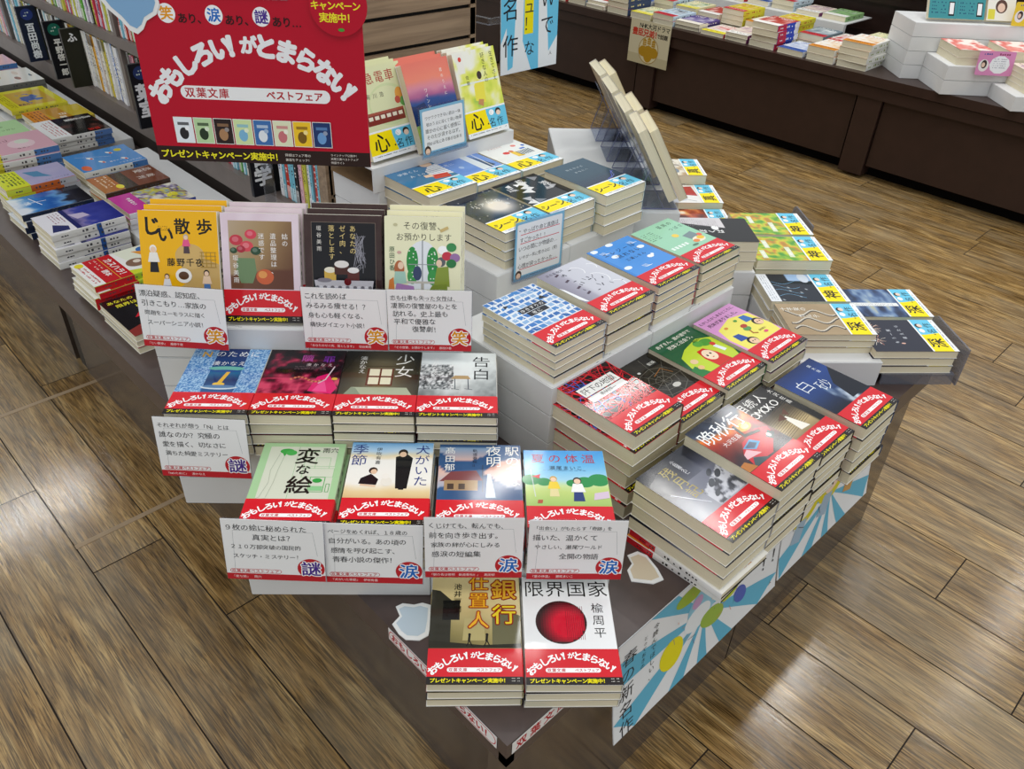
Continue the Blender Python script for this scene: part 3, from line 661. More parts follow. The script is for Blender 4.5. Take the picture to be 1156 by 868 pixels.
def c_mint(a):
    a.rect(0, 0, 105, 148, '#9ed3b4')
    a.txt('星屑の', 60, 134, 11, '#23323a', 0.0, gap=1.2); a.txt('つばさ', 70, 116, 10, '#23323a', 0.0, gap=1.3); a.marks(6, 100, 34, 132, '#3d5a52', 2, 5, 4)
    a.circ(56, 96, 7, 6, '#f0cf5a'); a.rect(66, 72, 92, 90, '#7b8e92', rot=8); a.circ(80, 64, 14, 9, '#f4ead2'); a.circ(86, 66, 8, 6, '#eec23a'); a.circ(70, 62, 7, 5, '#e58a4a'); a.circ(94, 74, 5, 5, '#e86a5a'); a.circ(56, 54, 8, 3, '#5d7f6a')
    for i in range(5): a.rect(8 + i * 9, 62, 14 + i * 9, 70, '#e8f6ee', up=False)
    a.k += 1
# --- second publisher's paperbacks with the yellow / pale blue band
def c_galaxy(a):
    a.grid(0, 0, 105, 148, 44, 60, lambda u, v: mixc(mixc('#141b2b', '#3a4558', fbm(u * 7, v * 9, 6)), '#f0e6d8', max(0, min(1, 1.4 * math.exp(-((u - .62) ** 2 * 16 + (v - .58) ** 2 * 30)) + 0.6 * (vn(u * 60, v * 80, 3) > .93)))))
    a.txt('リアルの', 30, 104, 13, '#f2f2f2', 0.0, gap=1.25, rot=0); a.txt('海', 84, 84, 10, '#f2f2f2', 0.0)
def c_ori(a):
    a.rect(0, 0, 105, 148, '#25262a'); r_ = random.Random(12)
    for i in range(16):
        x, y = r_.uniform(10, 90), r_.uniform(54, 136); s_ = r_.uniform(8, 16); d = r_.uniform(0, 6.28)
        P = [(x + s_ * math.cos(d), y + s_ * math.sin(d)), (x + s_ * math.cos(d + 2), y + s_ * math.sin(d + 2)), (x + s_ * .8 * math.cos(d + 3.8), y + s_ * .8 * math.sin(d + 3.8))]
        P = [(min(104, max(1, p[0])), min(147, p[1])) for p in P]
        a.poly(P, r_.choice(['#e9e9e8', '#b9babd', '#8a8b90', '#ffffff', '#3d3e42']))
    a.txt('止', 18, 118, 19, '#f2f2f2', 0.01); a.txt('荒', 56, 134, 17, '#f2f2f2', 0.01); a.txt('渡', 88, 104, 19, '#f2f2f2', 0.01); a.txt('楽園', 76, 84, 7, '#e6e6e6', 0.0)
def c_ocean(a):
    a.grid(0, 0, 105, 148, 20, 30, lambda u, v: ramp(v + .08 * fbm(u * 4, v * 4, 3), (.3, '#27324a'), (.6, '#2c4a5c'), (1, '#2c5064')))
    a.line([(62, 50), (80, 56), (92, 70), (100, 72)], 1.4, '#5a63c8'); a.line([(66, 48), (88, 58), (98, 76)], .8, '#9aa2e8')
    a.txt('時をかける', 34, 122, 7, '#b8c6ce', 0.0, gap=1.3); a.txt('あなたへ', 40, 106, 7, '#b8c6ce', 0.0, gap=1.3)
def c_boy(a):
    a.rect(0, 0, 105, 148, '#3d7aa6'); a.circ(84, 128, 17, 14, '#1f1a1c'); a.circ(88, 118, 12, 10, '#efcbab')
    a.poly([(64, 70), (105, 60), (105, 112), (84, 108), (66, 92)], '#eef0f2')
    for i in range(7): a.line([(68, 72 + i * 6), (104, 66 + i * 7)], 1.4, '#4f6f9c', up=False)
    a.k += 1; a.poly([(60, 56), (92, 50), (96, 68), (64, 74)], '#cc3a33'); a.poly([(50, 70), (66, 66), (66, 78), (52, 80)], '#efcbab')
    a.txt('伊藤くん', 22, 106, 10, '#dfe9f0', 0.0, gap=1.1); a.txt('A to E', 34, 88, 12, '#dfe9f0', 0.0, gap=1.1); a.txt('柚木麻子', 12, 138, 6, '#dfe9f0', 0.0, gap=1.1)
def c_uniform(a):
    a.grid(0, 0, 105, 148, 18, 26, lambda u, v: mixc('#5b86d6', '#7fa6e4', fbm(u * 6, v * 8, 6)))
    a.circ(68, 132, 8, 7, '#3d2c28'); a.circ(69, 129, 6, 5.5, '#efcbab'); a.poly([(60, 50), (80, 50), (78, 124), (62, 124)], '#dfe8ee'); a.poly([(80, 52), (96, 58), (80, 118)], '#39506e'); a.line([(86, 50), (90, 118)], 2, '#e9edf0')
    a.txt('スーツの', 14, 128, 10, '#dbe8fa', 0.0, gap=1.2); a.txt('君に', 18, 106, 10, '#dbe8fa', 0.0, gap=1.2); a.circ(34, 82, 5, 6, '#a9c4ee')
def c_white(a):
    a.rect(0, 0, 105, 148, '#f1f3ef'); a.poly([(4, 146), (40, 146), (30, 132), (10, 132)], '#a6cf4a'); a.circ(40, 86, 8, 6, '#d8372f'); a.circ(78, 108, 6, 5, '#e9857a')
    a.poly([(48, 60), (64, 58), (60, 84), (48, 84)], '#f0c83a'); a.circ(54, 88, 5, 5, '#d97b3a')
    for i in range(7): a.rect(60 + i * 5, 62, 62.5 + i * 5, 82, '#2c2e38', up=False)
    a.k += 1; a.rect(78, 86, 90, 92, '#3f6fd0'); a.circ(96, 100, 4, 4, '#2f66c4'); a.txt('さよならの', 24, 118, 6, '#c03a50', 0.0, gap=1.2); a.txt('扉', 60, 128, 6, '#3a66b8', 0.0)
def c_train(a):
    a.rect(0, 0, 105, 148, '#dfe2b4'); a.circ(64, 84, 44, 34, '#d3dda9'); a.circ(62, 86, 38, 28, '#dfe2b4')
    a.rect(10, 56, 92, 76, '#86382c'); a.rect(10, 72, 92, 76, '#a8503c')
    for i in range(6): a.rect(14 + i * 13, 64, 23 + i * 13, 70, '#efe6cf', up=False)
    a.k += 1; a.circ(90, 96, 9, 12, '#e8a34a'); a.circ(96, 84, 8, 8, '#6fae5a'); a.circ(84, 88, 6, 6, '#c85a4a')
    a.txt('阪急電車', 12, 130, 20, '#b3322c', 0.01, gap=1.1); a.txt('有川浩', 24, 102, 9, '#3a2f28', 0.0, gap=1.6)
def c_sunset(a):
    a.grid(0, 0, 105, 148, 26, 40, lambda u, v: ramp(v + .06 * (fbm(u * 5, v * 12, 9) - .5), (.28, '#9db54e'), (.36, '#3f7aa6'), (.45, '#26417e'), (.56, '#2c4f92'), (.62, '#b0608f'), (.7, '#d88aa0'), (.8, '#ef8a72'), (1, '#e87a6a')))
    a.poly([(0, 46), (44, 50), (30, 82), (8, 78), (0, 80)], '#1f3566')
    a.txt('君のうえに', 84, 128, 6.5, '#f4ece4', 0.0, True, 1.5); a.txt('ワインレッド', 40, 100, 7.5, '#f2efe8', 0.0, True, 1.15)
def c_stroll(a):
    a.grid(0, 0, 105, 148, 26, 34, lambda u, v: ramp(fbm(u * 6, v * 7, 13) * .6 + (1 - v) * .25, (.25, '#f4f4e8'), (.42, '#e8ea6a'), (.52, '#cfdc4c'), (.62, '#8fc05a'), (.72, '#5aa06a')))
    a.poly([(36, 62), (60, 56), (64, 92), (48, 98), (38, 88)], '#efe24a'); a.circ(56, 104, 6, 7, '#3a2c26'); a.poly([(40, 56), (52, 50), (56, 62), (44, 64)], '#c88f5a')
    a.rect(8, 112, 24, 146, '#f2efe6'); a.circ(16, 136, 4, 4, '#dd4a3c'); a.rect(6, 92, 104, 95, '#e9efe4')
    a.txt('生きてさえ', 94, 136, 10, '#2e3a2a', 0.0, True, 1.05); a.txt('好きな人の', 72, 136, 10, '#2e3a2a', 0.0, True, 1.05); a.txt('佐藤', 26, 104, 8, '#2e3a2a', 0.0, True, 1.2)
def c_field(a):
    a.grid(0, 0, 105, 148, 30, 40, lambda u, v: ramp(fbm(u * 7, v * 8, 17), (.3, '#4f9a3a'), (.45, '#a6c83a'), (.55, '#d8cf3c'), (.66, '#c9803a'), (.8, '#6fae3c')))
    for x, y, w_ in ((26, 128, 34), (70, 112, 34), (36, 74, 44)): a.rect(x - w_ / 2, y - 5, x + w_ / 2, y + 5, '#dfe8c8'); a.txt('夜の光', x - 9, y, 8, '#ffffff', 0.02)
def c_star(a):
    a.grid(0, 0, 105, 148, 34, 46, lambda u, v: mixc('#1a222f', '#dfe8ee', .9 * (vn(u * 50, v * 70, 5) > .94)) if not (u > .75 and v < .62) else (.62, .74, .88))
    a.rect(0, 128, 105, 148, '#e9edf2'); a.marks(6, 131, 98, 144, '#8b93a2', 2, 4.5, 2)
    for k in range(4): a.line([(20 + k * 18 + 8 * math.sin(t * .5 + k), 126 - t * 6) for t in range(9)], .8, '#7fb6dc', up=False)
    a.k += 1; a.circ(90, 60, 18, 10, '#cfd9e6')
def c_rope(a):
    a.grid(0, 0, 105, 148, 30, 44, lambda u, v: mixc('#b49d7c', '#a08a6a', fbm(u * 5, v * 5, 3)))
    for k in range(3):
        P = [(20 + k * 26 + 9 * math.sin(t * .55 + k * 2), 50 + t * 5) for t in range(18)]
        a.line(P, 6, '#4a4540', up=True); a.line([(p[0] + 1.5, p[1]) for p in P], 3, '#d5ccbb', up=True)
    a.txt('十字架の', 86, 138, 12, '#f4f2ea', 0.0, True, 1.0); a.txt('カルテ', 62, 112, 13, '#f4f2ea', 0.0, True, 1.0)
def c_night(a):              # plain swirl-free stand-in for a well known painting
    a.grid(0, 0, 105, 148, 34, 46, lambda u, v: ramp(fbm(u * 3, v * 10, 23), (.3, '#22304e'), (.45, '#3a5480'), (.6, '#6a86ae'), (.75, '#9db0c2'), (.9, '#c9c08a')))
    a.rect(40, 50, 52, 148, '#eef0ee'); a.marks(42, 60, 50, 146, '#8a92a0', 1.6, 3, 4)
def c_spark(a):
    a.rect(0, 0, 105, 148, '#262838'); r_ = random.Random(6)
    for k, (x, y, n) in enumerate(((78, 128, 60), (38, 132, 40))):
        for i in range(n): d, q = r_.uniform(0, 6.28), r_.uniform(2, 20); a.line([(min(104, max(1, x + q * .5 * math.cos(d))), min(147, y + q * .5 * math.sin(d))), (min(104, max(1, x + q * math.cos(d))), min(147, y + q * math.sin(d)))], .7, r_.choice(['#f0c9b4', '#e39a86', '#f4e9dc']), up=False)
    a.k += 1; a.circ(26, 88, 2, 4, '#e8b6a4'); a.txt('もう一度', 30, 98, 8, '#d8dce4', 0.0, gap=1.6); a.txt('逢えたら', 44, 78, 8, '#d8dce4', 0.0, gap=1.6)
def c_cats(a):
    a.grid(0, 0, 105, 148, 20, 30, lambda u, v: ramp(fbm(u * 8, v * 9, 41), (.35, '#b89a72'), (.5, '#e0d3b8'), (.65, '#efe9dc'), (.8, '#6a6258')))
    a.circ(30, 72, 16, 12, '#7b8894'); a.circ(60, 110, 12, 9, '#d8b896'); a.circ(84, 84, 10, 8, '#4b4038')
def c_redcloak(a):
    a.rect(0, 0, 105, 148, '#eceae6'); a.poly([(40, 50), (96, 54), (90, 96), (70, 104), (46, 88)], '#b3322e'); a.circ(56, 112, 10, 8, '#2d2422'); a.line([(10, 60), (40, 130)], 2, '#8a8f96'); a.circ(20, 90, 9, 12, '#c9ccd2')
def c_blaze(a):
    a.grid(0, 0, 105, 148, 26, 36, lambda u, v: ramp(fbm(u * 5, v * 6, 29), (.3, '#5a2416'), (.5, '#b0492a'), (.62, '#e2a35c'), (.75, '#f0e2cc')))
def c_blackwhite(a):
    a.rect(0, 0, 105, 148, '#1d1c1e'); a.poly([(60, 50), (105, 50), (105, 148), (84, 148)], '#d9d5d8'); a.txt('ぼくは', 44, 96, 15, '#f4f4f4', 0.03, True, 1.1); a.circ(60, 70, 10, 7, '#f2f2f2'); a.marks(66, 60, 100, 140, '#9a8f98', 1.8, 4, 6)

# --- covers on the side table (wider or taller print, simple layouts)
def side_cover(kind):
    def f(a):
        W, L = 105, 148
        if kind == 'night':
            a.grid(0, 0, W, L, 26, 36, lambda u, v: ramp(v + .3 * (fbm(u * 7, v * 8, 4) - .5), (.3, '#20265e'), (.5, '#8a7fb4'), (.6, '#3a44a0'), (1, '#242c86')))
            a.rect(0, 0, W, 52, '#eceaf0'); a.poly([(60, 20), (96, 8), (100, 40), (80, 44)], '#2c3468'); a.marks(8, 26, 60, 48, '#8a3a50', 3, 6, 4); a.rect(0, 52, W, 62, '#232a66'); a.poly([(30, 62), (60, 70), (56, 96), (36, 90)], '#c9bcd8')
        elif kind == 'sky':
            a.grid(0, 0, W, L, 26, 36, lambda u, v: ramp(v + .25 * (fbm(u * 7, v * 8, 9) - .5), (.1, '#e6ecf4'), (.25, '#3f86cc'), (.5, '#2a5fae'), (.65, '#6aa2d8'), (.75, '#1d2030'), (1, '#14141c')))
            a.line([(20, 40), (70, 52)], 2, '#ffffff'); a.line([(46, 30), (50, 66)], 1.6, '#ffffff'); a.txt('流星', 40, 30, 12, '#eef4fb', 0.0)
        elif kind == 'lav':
            a.grid(0, 0, W, L, 18, 26, lambda u, v: mixc('#a9a6cc', '#b9b3cf', fbm(u * 5, v * 5, 2))); a.poly([(20, 62), (60, 74), (78, 108), (52, 96), (30, 92)], '#5b8fb4'); a.rect(0, 0, W, 52, '#dbe23a'); a.marks(8, 8, 92, 48, '#3a5a34', 5, 8, 7); a.txt('海のシンフォニー', 92, 136, 6, '#3a3a60', 0.0, True, 1.1)
        elif kind == 'pink':
            a.rect(0, 0, W, L, '#dcaebb'); a.circ(60, 84, 24, 30, '#e9cdd4'); a.circ(48, 90, 12, 16, '#d8e0d0'); a.txt('つばき', 30, 60, 15, '#4a3038', 0.0, True, 1.1); a.txt('八月の', 84, 90, 9, '#4a3038', 0.0, True, 1.1); a.rect(0, 0, W, 22, '#e8e13c'); a.circ(40, 10, 8, 6, '#d8641e')
        elif kind == 'green':
            a.rect(0, 0, W, L, '#b5dba4'); a.txt('ふたつの', 60, 120, 11, '#2c3a2a', 0.0, True, 1.1); a.txt('もり', 36, 100, 11, '#2c3a2a', 0.0, True, 1.1); a.marks(8, 10, 40, 60, '#4a6a44', 2, 6, 2)
        elif kind == 'brown':
            a.rect(0, 0, W, L, '#3c2f28'); a.rect(0, 76, W, L, '#7a4632'); a.rect(0, 0, W, 46, '#b06a34'); a.marks(8, 6, 80, 40, '#f0dcc0', 5, 10, 3); a.txt('恋愛', 22, 132, 20, '#efe6dc', 0.0, True, 1.1); a.txt('裁判', 62, 122, 19, '#efe6dc', 0.0, True, 1.1); a.circ(84, 42, 13, 8, '#f0e038')
        elif kind == 'manga':
            a.grid(0, 0, W, L, 26, 36, lambda u, v: ramp(fbm(u * 8, v * 9, 3), (.35, '#e8e4d2'), (.5, '#4a3a86'), (.62, '#e6d83a'), (.75, '#8fa8b8'))); a.rect(0, 0, W, 50, '#c82a9c'); a.txt('やまない', 30, 32, 11, '#ffffff', 0.03); a.txt('鬼', 60, 116, 26, '#efe43a', 0.05); a.txt('児', 82, 90, 24, '#efe43a', 0.05)
        elif kind == 'fly':
            a.rect(0, 0, W, L, '#4c8ed0')
            for x, y in ((40, 46), (30, 96), (76, 110), (70, 60)): a.circ(x, y, 9, 4, '#f2f2ea', rot=40); a.circ(x + 3, y + 2, 4, 3, '#e0603c')
            a.circ(86, 16, 14, 10, '#e06a3c'); a.line([(20, 20), (50, 90)], .8, '#dbe8f4'); a.circ(24, 120, 8, 9, '#d2c83c'); a.txt('おじいちゃんと', 94, 138, 7, '#f4f8fb', 0.0, True, 1.1); a.txt('そらの国', 78, 100, 7, '#f4f8fb', 0.0, True, 1.1)
        elif kind == 'wob':
            a.grid(0, 0, W, L, 20, 30, lambda u, v: mixc('#1a1616', '#6a3a34', max(0, fbm(u * 6, v * 6, 5) - .45) * 3)); a.rect(0, 0, W, 50, '#eef0f0'); a.marks(8, 8, 96, 44, '#c04a4a', 4, 8, 9); a.txt('まほうの部屋', 20, 138, 13, '#f2f2ee', 0.02, True, .85); a.txt('暗黒', 92, 120, 14, '#c23028', 0.02, True, 1.1)
        elif kind == 'gold':
            a.rect(0, 0, W, L, '#c9b23a'); a.poly([(0, 40), (105, 60), (105, 100), (0, 92)], '#c08c2e'); a.rect(0, 0, W, 46, '#d88a2c'); a.txt('日', 58, 84, 20, '#f4efe2', 0.02); a.txt('暮', 82, 76, 18, '#f4efe2', 0.02); a.marks(8, 8, 90, 42, '#6a3a1a', 5, 9, 4)
        elif kind == 'iris':
            a.rect(0, 0, W, L, '#d8cf2c'); a.rect(14, 32, 92, 128, '#c9a33a'); a.grid(30, 48, 84, 112, 26, 30, lambda u, v: mixc('#c9a83a', '#4a62a0', 1 if fbm(u * 6, v * 6, 8) + .35 - 1.1 * math.hypot(u - .5, v - .5) > .42 else 0)); a.txt('花模様', 84, 56, 9, '#2c2a4a', 0.02, True, 1.1); a.marks(6, 6, 98, 26, '#7a6a1a', 3, 6, 4)
        elif kind == 'cats2':
            a.rect(0, 0, W, L, '#e4e2da'); a.circ(40, 40, 22, 14, '#cbb88a'); a.circ(70, 90, 12, 8, '#8a5a50'); a.circ(60, 130, 9, 4, '#4a4a5a'); a.circ(30, 100, 14, 8, '#d8c8b8'); a.rect(0, 0, W, 10, '#5a5a56')
        elif kind == 'kasu':
            a.rect(0, 0, W, L, '#f2f0ec'); a.poly([(0, 80), (105, 100), (105, 148), (0, 148)], '#e9ecd8'); a.circ(62, 98, 17, 18, '#8a6a58'); a.circ(58, 102, 7, 7, '#e6d8c8'); a.poly([(80, 60), (105, 60), (105, 100), (92, 96)], '#d4dc3c'); a.circ(20, 130, 14, 10, '#3a6fb8'); a.poly([(16, 110), (60, 128), (30, 140)], '#e49a3c'); a.circ(84, 130, 10, 6, '#57aac0')
            a.rect(0, 0, W, 74, '#c8232c'); a.rect(0, 0, W, 22, '#f2f0ec'); a.txt('カスハラ！', 24, 62, 17, '#f6f2ee', 0.04, gap=1.0); a.txt('読本', 62, 40, 13, '#f6f2ee', 0.04, gap=1.0); a.line([(0, 50), (105, 50)], 1.2, '#e8b43a'); a.marks(8, 26, 50, 44, '#f0c8c0', 4, 8, 3); a.marks(8, 3, 96, 18, '#c83a3a', 4, 7, 5); a.circ(12, 12, 9, 8, '#e8d83a')
        elif kind == 'arrow':
            a.rect(0, 0, W, L, '#17161a'); a.poly([(0, 0), (105, 0), (105, 34), (60, 46), (0, 24)], '#8a3430')
            a.poly([(36, 44), (52, 44), (50, 60), (58, 60), (42, 76), (28, 60), (38, 60)], '#cf2030'); a.poly([(74, 52), (94, 52), (94, 64), (84, 76), (70, 64)], '#2a62c8'); a.txt('あなたの', 14, 134, 12, '#e8dc3a', 0.03, gap=1); a.txt('限界は', 24, 116, 13, '#e8dc3a', 0.03, gap=1); a.txt('どこだ', 50, 98, 12, '#e8dc3a', 0.03, gap=1)
    return f
PAL = [('#e9e6dc', '#c83a3a'), ('#d9dfe8', '#3a5aa8'), ('#efe6b8', '#3a7a4a'), ('#e8d8c8', '#7a3a6a'), ('#c8dce8', '#2a2a3a'), ('#f2f0ea', '#d88a2c'),
       ('#5a4a8a', '#f0e8d8'), ('#dcd23a', '#b83030'), ('#7a8a94', '#f0f0ea'), ('#b8443a', '#f2ead8'), ('#8fb87a', '#2a3a2a'), ('#3c4a6a', '#e8d89a')]
def c_generic(i):
    def f(a):
        r_ = random.Random(i * 7 + 3); b, t = PAL[i % len(PAL)]
        a.rect(0, 0, 105, 148, b); s1, s2 = r_.random() * 9, r_.random() * 9
        c2 = mixc(b, t, .35); c3 = mixc(b, '#ffffff', .5)
        a.grid(6, 44, 99, 120, 12, 12, lambda u, v: ramp(fbm(u * 4 + s1, v * 4 + s2, i), (.35, b), (.5, c2), (.62, c3), (.8, t)))
        a.rect(0, 0, 105, 36, r_.choice([t, '#f2f0ea', '#e8dc3a', '#c8303a'])); a.marks(8, 8, 96, 30, r_.choice(['#2a2a2a', '#f4f2ec', '#8a2a2a']), 5, 9, i)
        a.marks(10, 120, 95, 144, t, 9, 12, i + 5)
    return f
REST = {i for a, b in [(14,14),(19,20),(23,23),(27,29),(82,84),(88,91),(95,98),(133,133),(137,139),(141,143),(159,159),(162,162),(167,168),(173,175),(177,179),(181,183),(196,196),(210,210),(215,217),(221,224),(226,229),(242,242),(248,249),(251,255),(258,258),(262,262),(265,265),(274,321),(323,323),(325,326),(329,331),(333,359),(365,365),(367,367),(374,381),(383,442),(444,444),(446,447),(451,451),(453,454),(456,457),(460,460),(462,462),(464,465),(468,475),(477,494),(520,530),(532,533),(537,538),(541,541),(547,548),(550,550),(552,552),(555,568),(574,581),(584,584),(593,614)] for i in range(a, b + 1)}
DEBUG = False
# ------------------------------------------------------------------ books
_band = {}; _blk = {}
def page_block_mesh(W, L, T):
    k = (W, L, round(T, 4))
    if k not in _blk:
        m = MB(); t = .0003; w, l = W * .001, L * .001
        P = [(.0012, .0012), (w - .0006, .0012), (w - .0006, l - .0012), (.0012, l - .0012)]
        m.prism(P, t, T - t, M_PAGE); _blk[k] = m.mesh('page_block')
    return _blk[k]
def wrap(m, W, T, y0, y1, t, off, mat, cf, cs, cb):
    # paper wrap: back board, rounded spine, front board (off = outward offset)
    w = W * .001; a, b = y0 * .001, y1 * .001
    pro = [(0.0002, -off), (w, -off), (w + .0007 + off, .0012), (w + .0010 + off, T / 2), (w + .0007 + off, T - .0012), (w, T + off), (0.0002, T + off)]
    inn = [(0.0002, t - off), (w - t, t - off), (w - t + off, .0014), (w + .0006 - t + off, T / 2), (w - t + off, T - .0014), (w - t, T - t + off), (0.0002, T - t + off)]
    cc = [cb, cs, cs, cs, cs, cf]
    for i in range(6):
        (x0, z0), (x1, z1) = pro[i], pro[i + 1]; (u0, q0), (u1, q1) = inn[i], inn[i + 1]; c = lin(cc[i])
        m.face([(x0, a, z0), (x1, a, z1), (x1, b, z1), (x0, b, z0)], mat, c)
        m.face([(u0, a, q0), (u0, b, q0), (u1, b, q1), (u1, a, q1)], mat, c)
        m.face([(x0, a, z0), (u0, a, q0), (u1, a, q1), (x1, a, z1)], mat, c)
        m.face([(x0, b, z0), (x1, b, z1), (u1, b, q1), (u0, b, q0)], mat, c)
    for (x, z), (u, q), c in ((pro[0], inn[0], cb), (pro[-1], inn[-1], cf)):
        m.face([(x, a, z), (u, a, q), (u, b, q), (x, b, z)], mat, lin(c))
def cover_mesh(fn, W, L, T, spine='#e8e6e0', back='#e6e4de', edge=None, segs=(), smarks='#3a3a3a', mat=None, sx=1.0, sy=1.0, title=None):
    m = MB(); mat = mat or M_GLOSS
    A = Art(); fn(A)
    A.v = [(min(x, 105) * W / 105, y, k) for x, y, k in A.v]
    wrap(m, W, T, 0, L, .0003, 0.0, mat, edge or spine, spine, back)
    m.art(A, mat, Matrix.Translation((0.0001, 0, T)))
    S = Art(); h = T * 1000
    for (a, b, c) in segs: S.rect(a, .2, b, h - .4, c)
    if title: S.txt(title, L - 14, h / 2, min(h * .55, 7.5), smarks, 0.0, False, 1.0, 180)
    else: S.marks(L * .4, h * .28, L * .86, h * .74, smarks, h * .4, h, 3)
    S.marks(L * .12, h * .3, L * .3, h * .7, smarks, h * .34, h, 5)
    m.art(S, mat, axes((W * .001 + .00105, 0, 0), (0, 1, 0), (0, 0, 1), (1, 0, 0)))
    return m.mesh('cover')
def band_mesh(kind, W, T):
    k = (kind, W, round(T, 4))
    if k not in _band:
        m = MB(); A = futaba_band() if kind == 'futaba' else gento_band(kind)
        A.v = [(x * W / 105, y, k) for x, y, k in A.v]; c = RED if kind == 'futaba' else '#e9edf0'; H = 45 if kind == 'futaba' else 47
        if kind == 'futaba':
            wrap(m, W, T, 9.4, H, .00012, .00062, M_GLOSS, RED, RED, RED); wrap(m, W, T, 0.05, 9.4, .00012, .00062, M_GLOSS, '#231d1b', '#231d1b', '#231d1b')
        else: wrap(m, W, T, 0.05, H, .00012, .00062, M_SATIN, c, '#7fcbe6', c)
        m.art(A, M_GLOSS if kind == 'futaba' else M_SATIN, Matrix.Translation((0, 0, T + .00066)))
        _band[k] = m.mesh('sales_band')
    return _band[k]
KINDS = {}
def kind(key, fn, T, band=None, W=103.6, L=148, **kw):
    KINDS[key] = dict(fn=fn, T=T, band=band, W=W, L=L, kw=kw, root=None)
_bid = [0]; FAR = []
def book(key, M, label, group=None, name='paperback_book'):
    K = KINDS[key]; _bid[0] += 1
    if _bid[0] in REST: FAR.append((key, M)); return None
    if K['root'] is None:
        r = empty(name, M); T, W, L = K['T'], K['W'], K['L']
        if 'mesh' not in K: K['mesh'] = cover_mesh(K['fn'], W, L, T, **K['kw'])
        link('cover', K['mesh'], r); link('page_block', page_block_mesh(W, L, T), r)
        if K['band']: link('sales_band', band_mesh(K['band'], W, T), r)
        K['root'] = r
    else:
        s_ = K['root']; r = s_.copy(); COL.objects.link(r); r.matrix_world = M; r.name = name
        for c in list(s_.children):
            d = c.copy(); COL.objects.link(d); d.parent = r
    for k in ('label', 'category', 'group'):
        if k in r: del r[k]
    if DEBUG: r['bid'] = _bid[0]
    return tag(r, label, 'book', group)
ORD = ['topmost', 'second', 'third', 'fourth', 'fifth', 'sixth', 'seventh', 'eighth', 'ninth', 'tenth']
_rs = random.Random(11)
def stack(key, n, x, y, z0, yaw, desc, short, group, j=.0012, jr=.7, place='stack'):
    T = KINDS[key]['T']; z = z0
    for i in range(n):
        top = i == n - 1
        dx, dy, dr = (0, 0, 0) if top else (_rs.uniform(-j, j), _rs.uniform(-j * 1.6, j * 1.6), _rs.uniform(-jr, jr))
        o = frame(yaw, dx, dy, 0)
        lab = (desc + ', topmost of its stack') if top else '%s book down in the stack under the %s' % (ORD[n - 1 - i], short)
        if i == 0 and n > 2: lab = 'lowest book in the stack under the %s' % short
        if n == 1: lab = desc
        book(key, pose(x + o[0], y + o[1], z, yaw + dr), lab, group)
        z += T + (.0013 if KINDS[key]['band'] else .0001)
    return z
def dist(T, n, band=True):      # thickness for n books filling a height
    return T / n - (.0013 if band else .0001)

# ------------------------------------------------------------------ setting: floor
def build_floor():
    m = MB(); r_ = random.Random(2)
    xs = [-1.18, -1.03, -.88, -.73, -.58, -.43, -.28, -.13, .02, .175, .31, .455, .6, .74, .88, 1.022, 1.165, 1.314, 1.464, 1.62, 1.78, 1.935, 2.093, 2.26, 2.413, 2.57, 2.736, 2.888, 3.04, 3.19]
    while xs[-1] < 5.4: xs.append(xs[-1] + .152)
    known = {.88: .045, 1.022: .32, 1.165: -.055, 1.314: .135, 2.093: .257, 2.26: .374, 2.413: .838, 2.57: .955, 2.736: 1.075, 2.888: .70, .02: 1.547, .175: 1.246, .31: .994}
    g = .0012
    for i in range(len(xs) - 1):
        x0, x1 = xs[i] + g, xs[i + 1] - g; y = known.get(xs[i], r_.uniform(0, .92)) - 4 * .92
        while y < 6.5:
            c = (r_.random(), r_.random(), r_.random(), 1)
            m.face([(x0, y + g, 0), (x1, y + g, 0), (x1, y + .92 - g, 0), (x0, y + .92 - g, 0)], M_FLOOR, c); y += .92
    m.box(-1.3, -3.8, -.03, 5.6, 7.6, -.0015, plain('plank_joint_dark', '#2a211a', .7, .2))
    # worn pale seams across the planks
    for (x0, x1, y, w_) in ((.02, .455, 1.846, .012), (.175, .455, 1.326, .012)):
        m.box(x0, y, 0, x1, y + w_, .0006, plain('worn_pale_seam', '#a48d70', .45, .3))
    struct('floor', m.mesh('floor'))
build_floor()

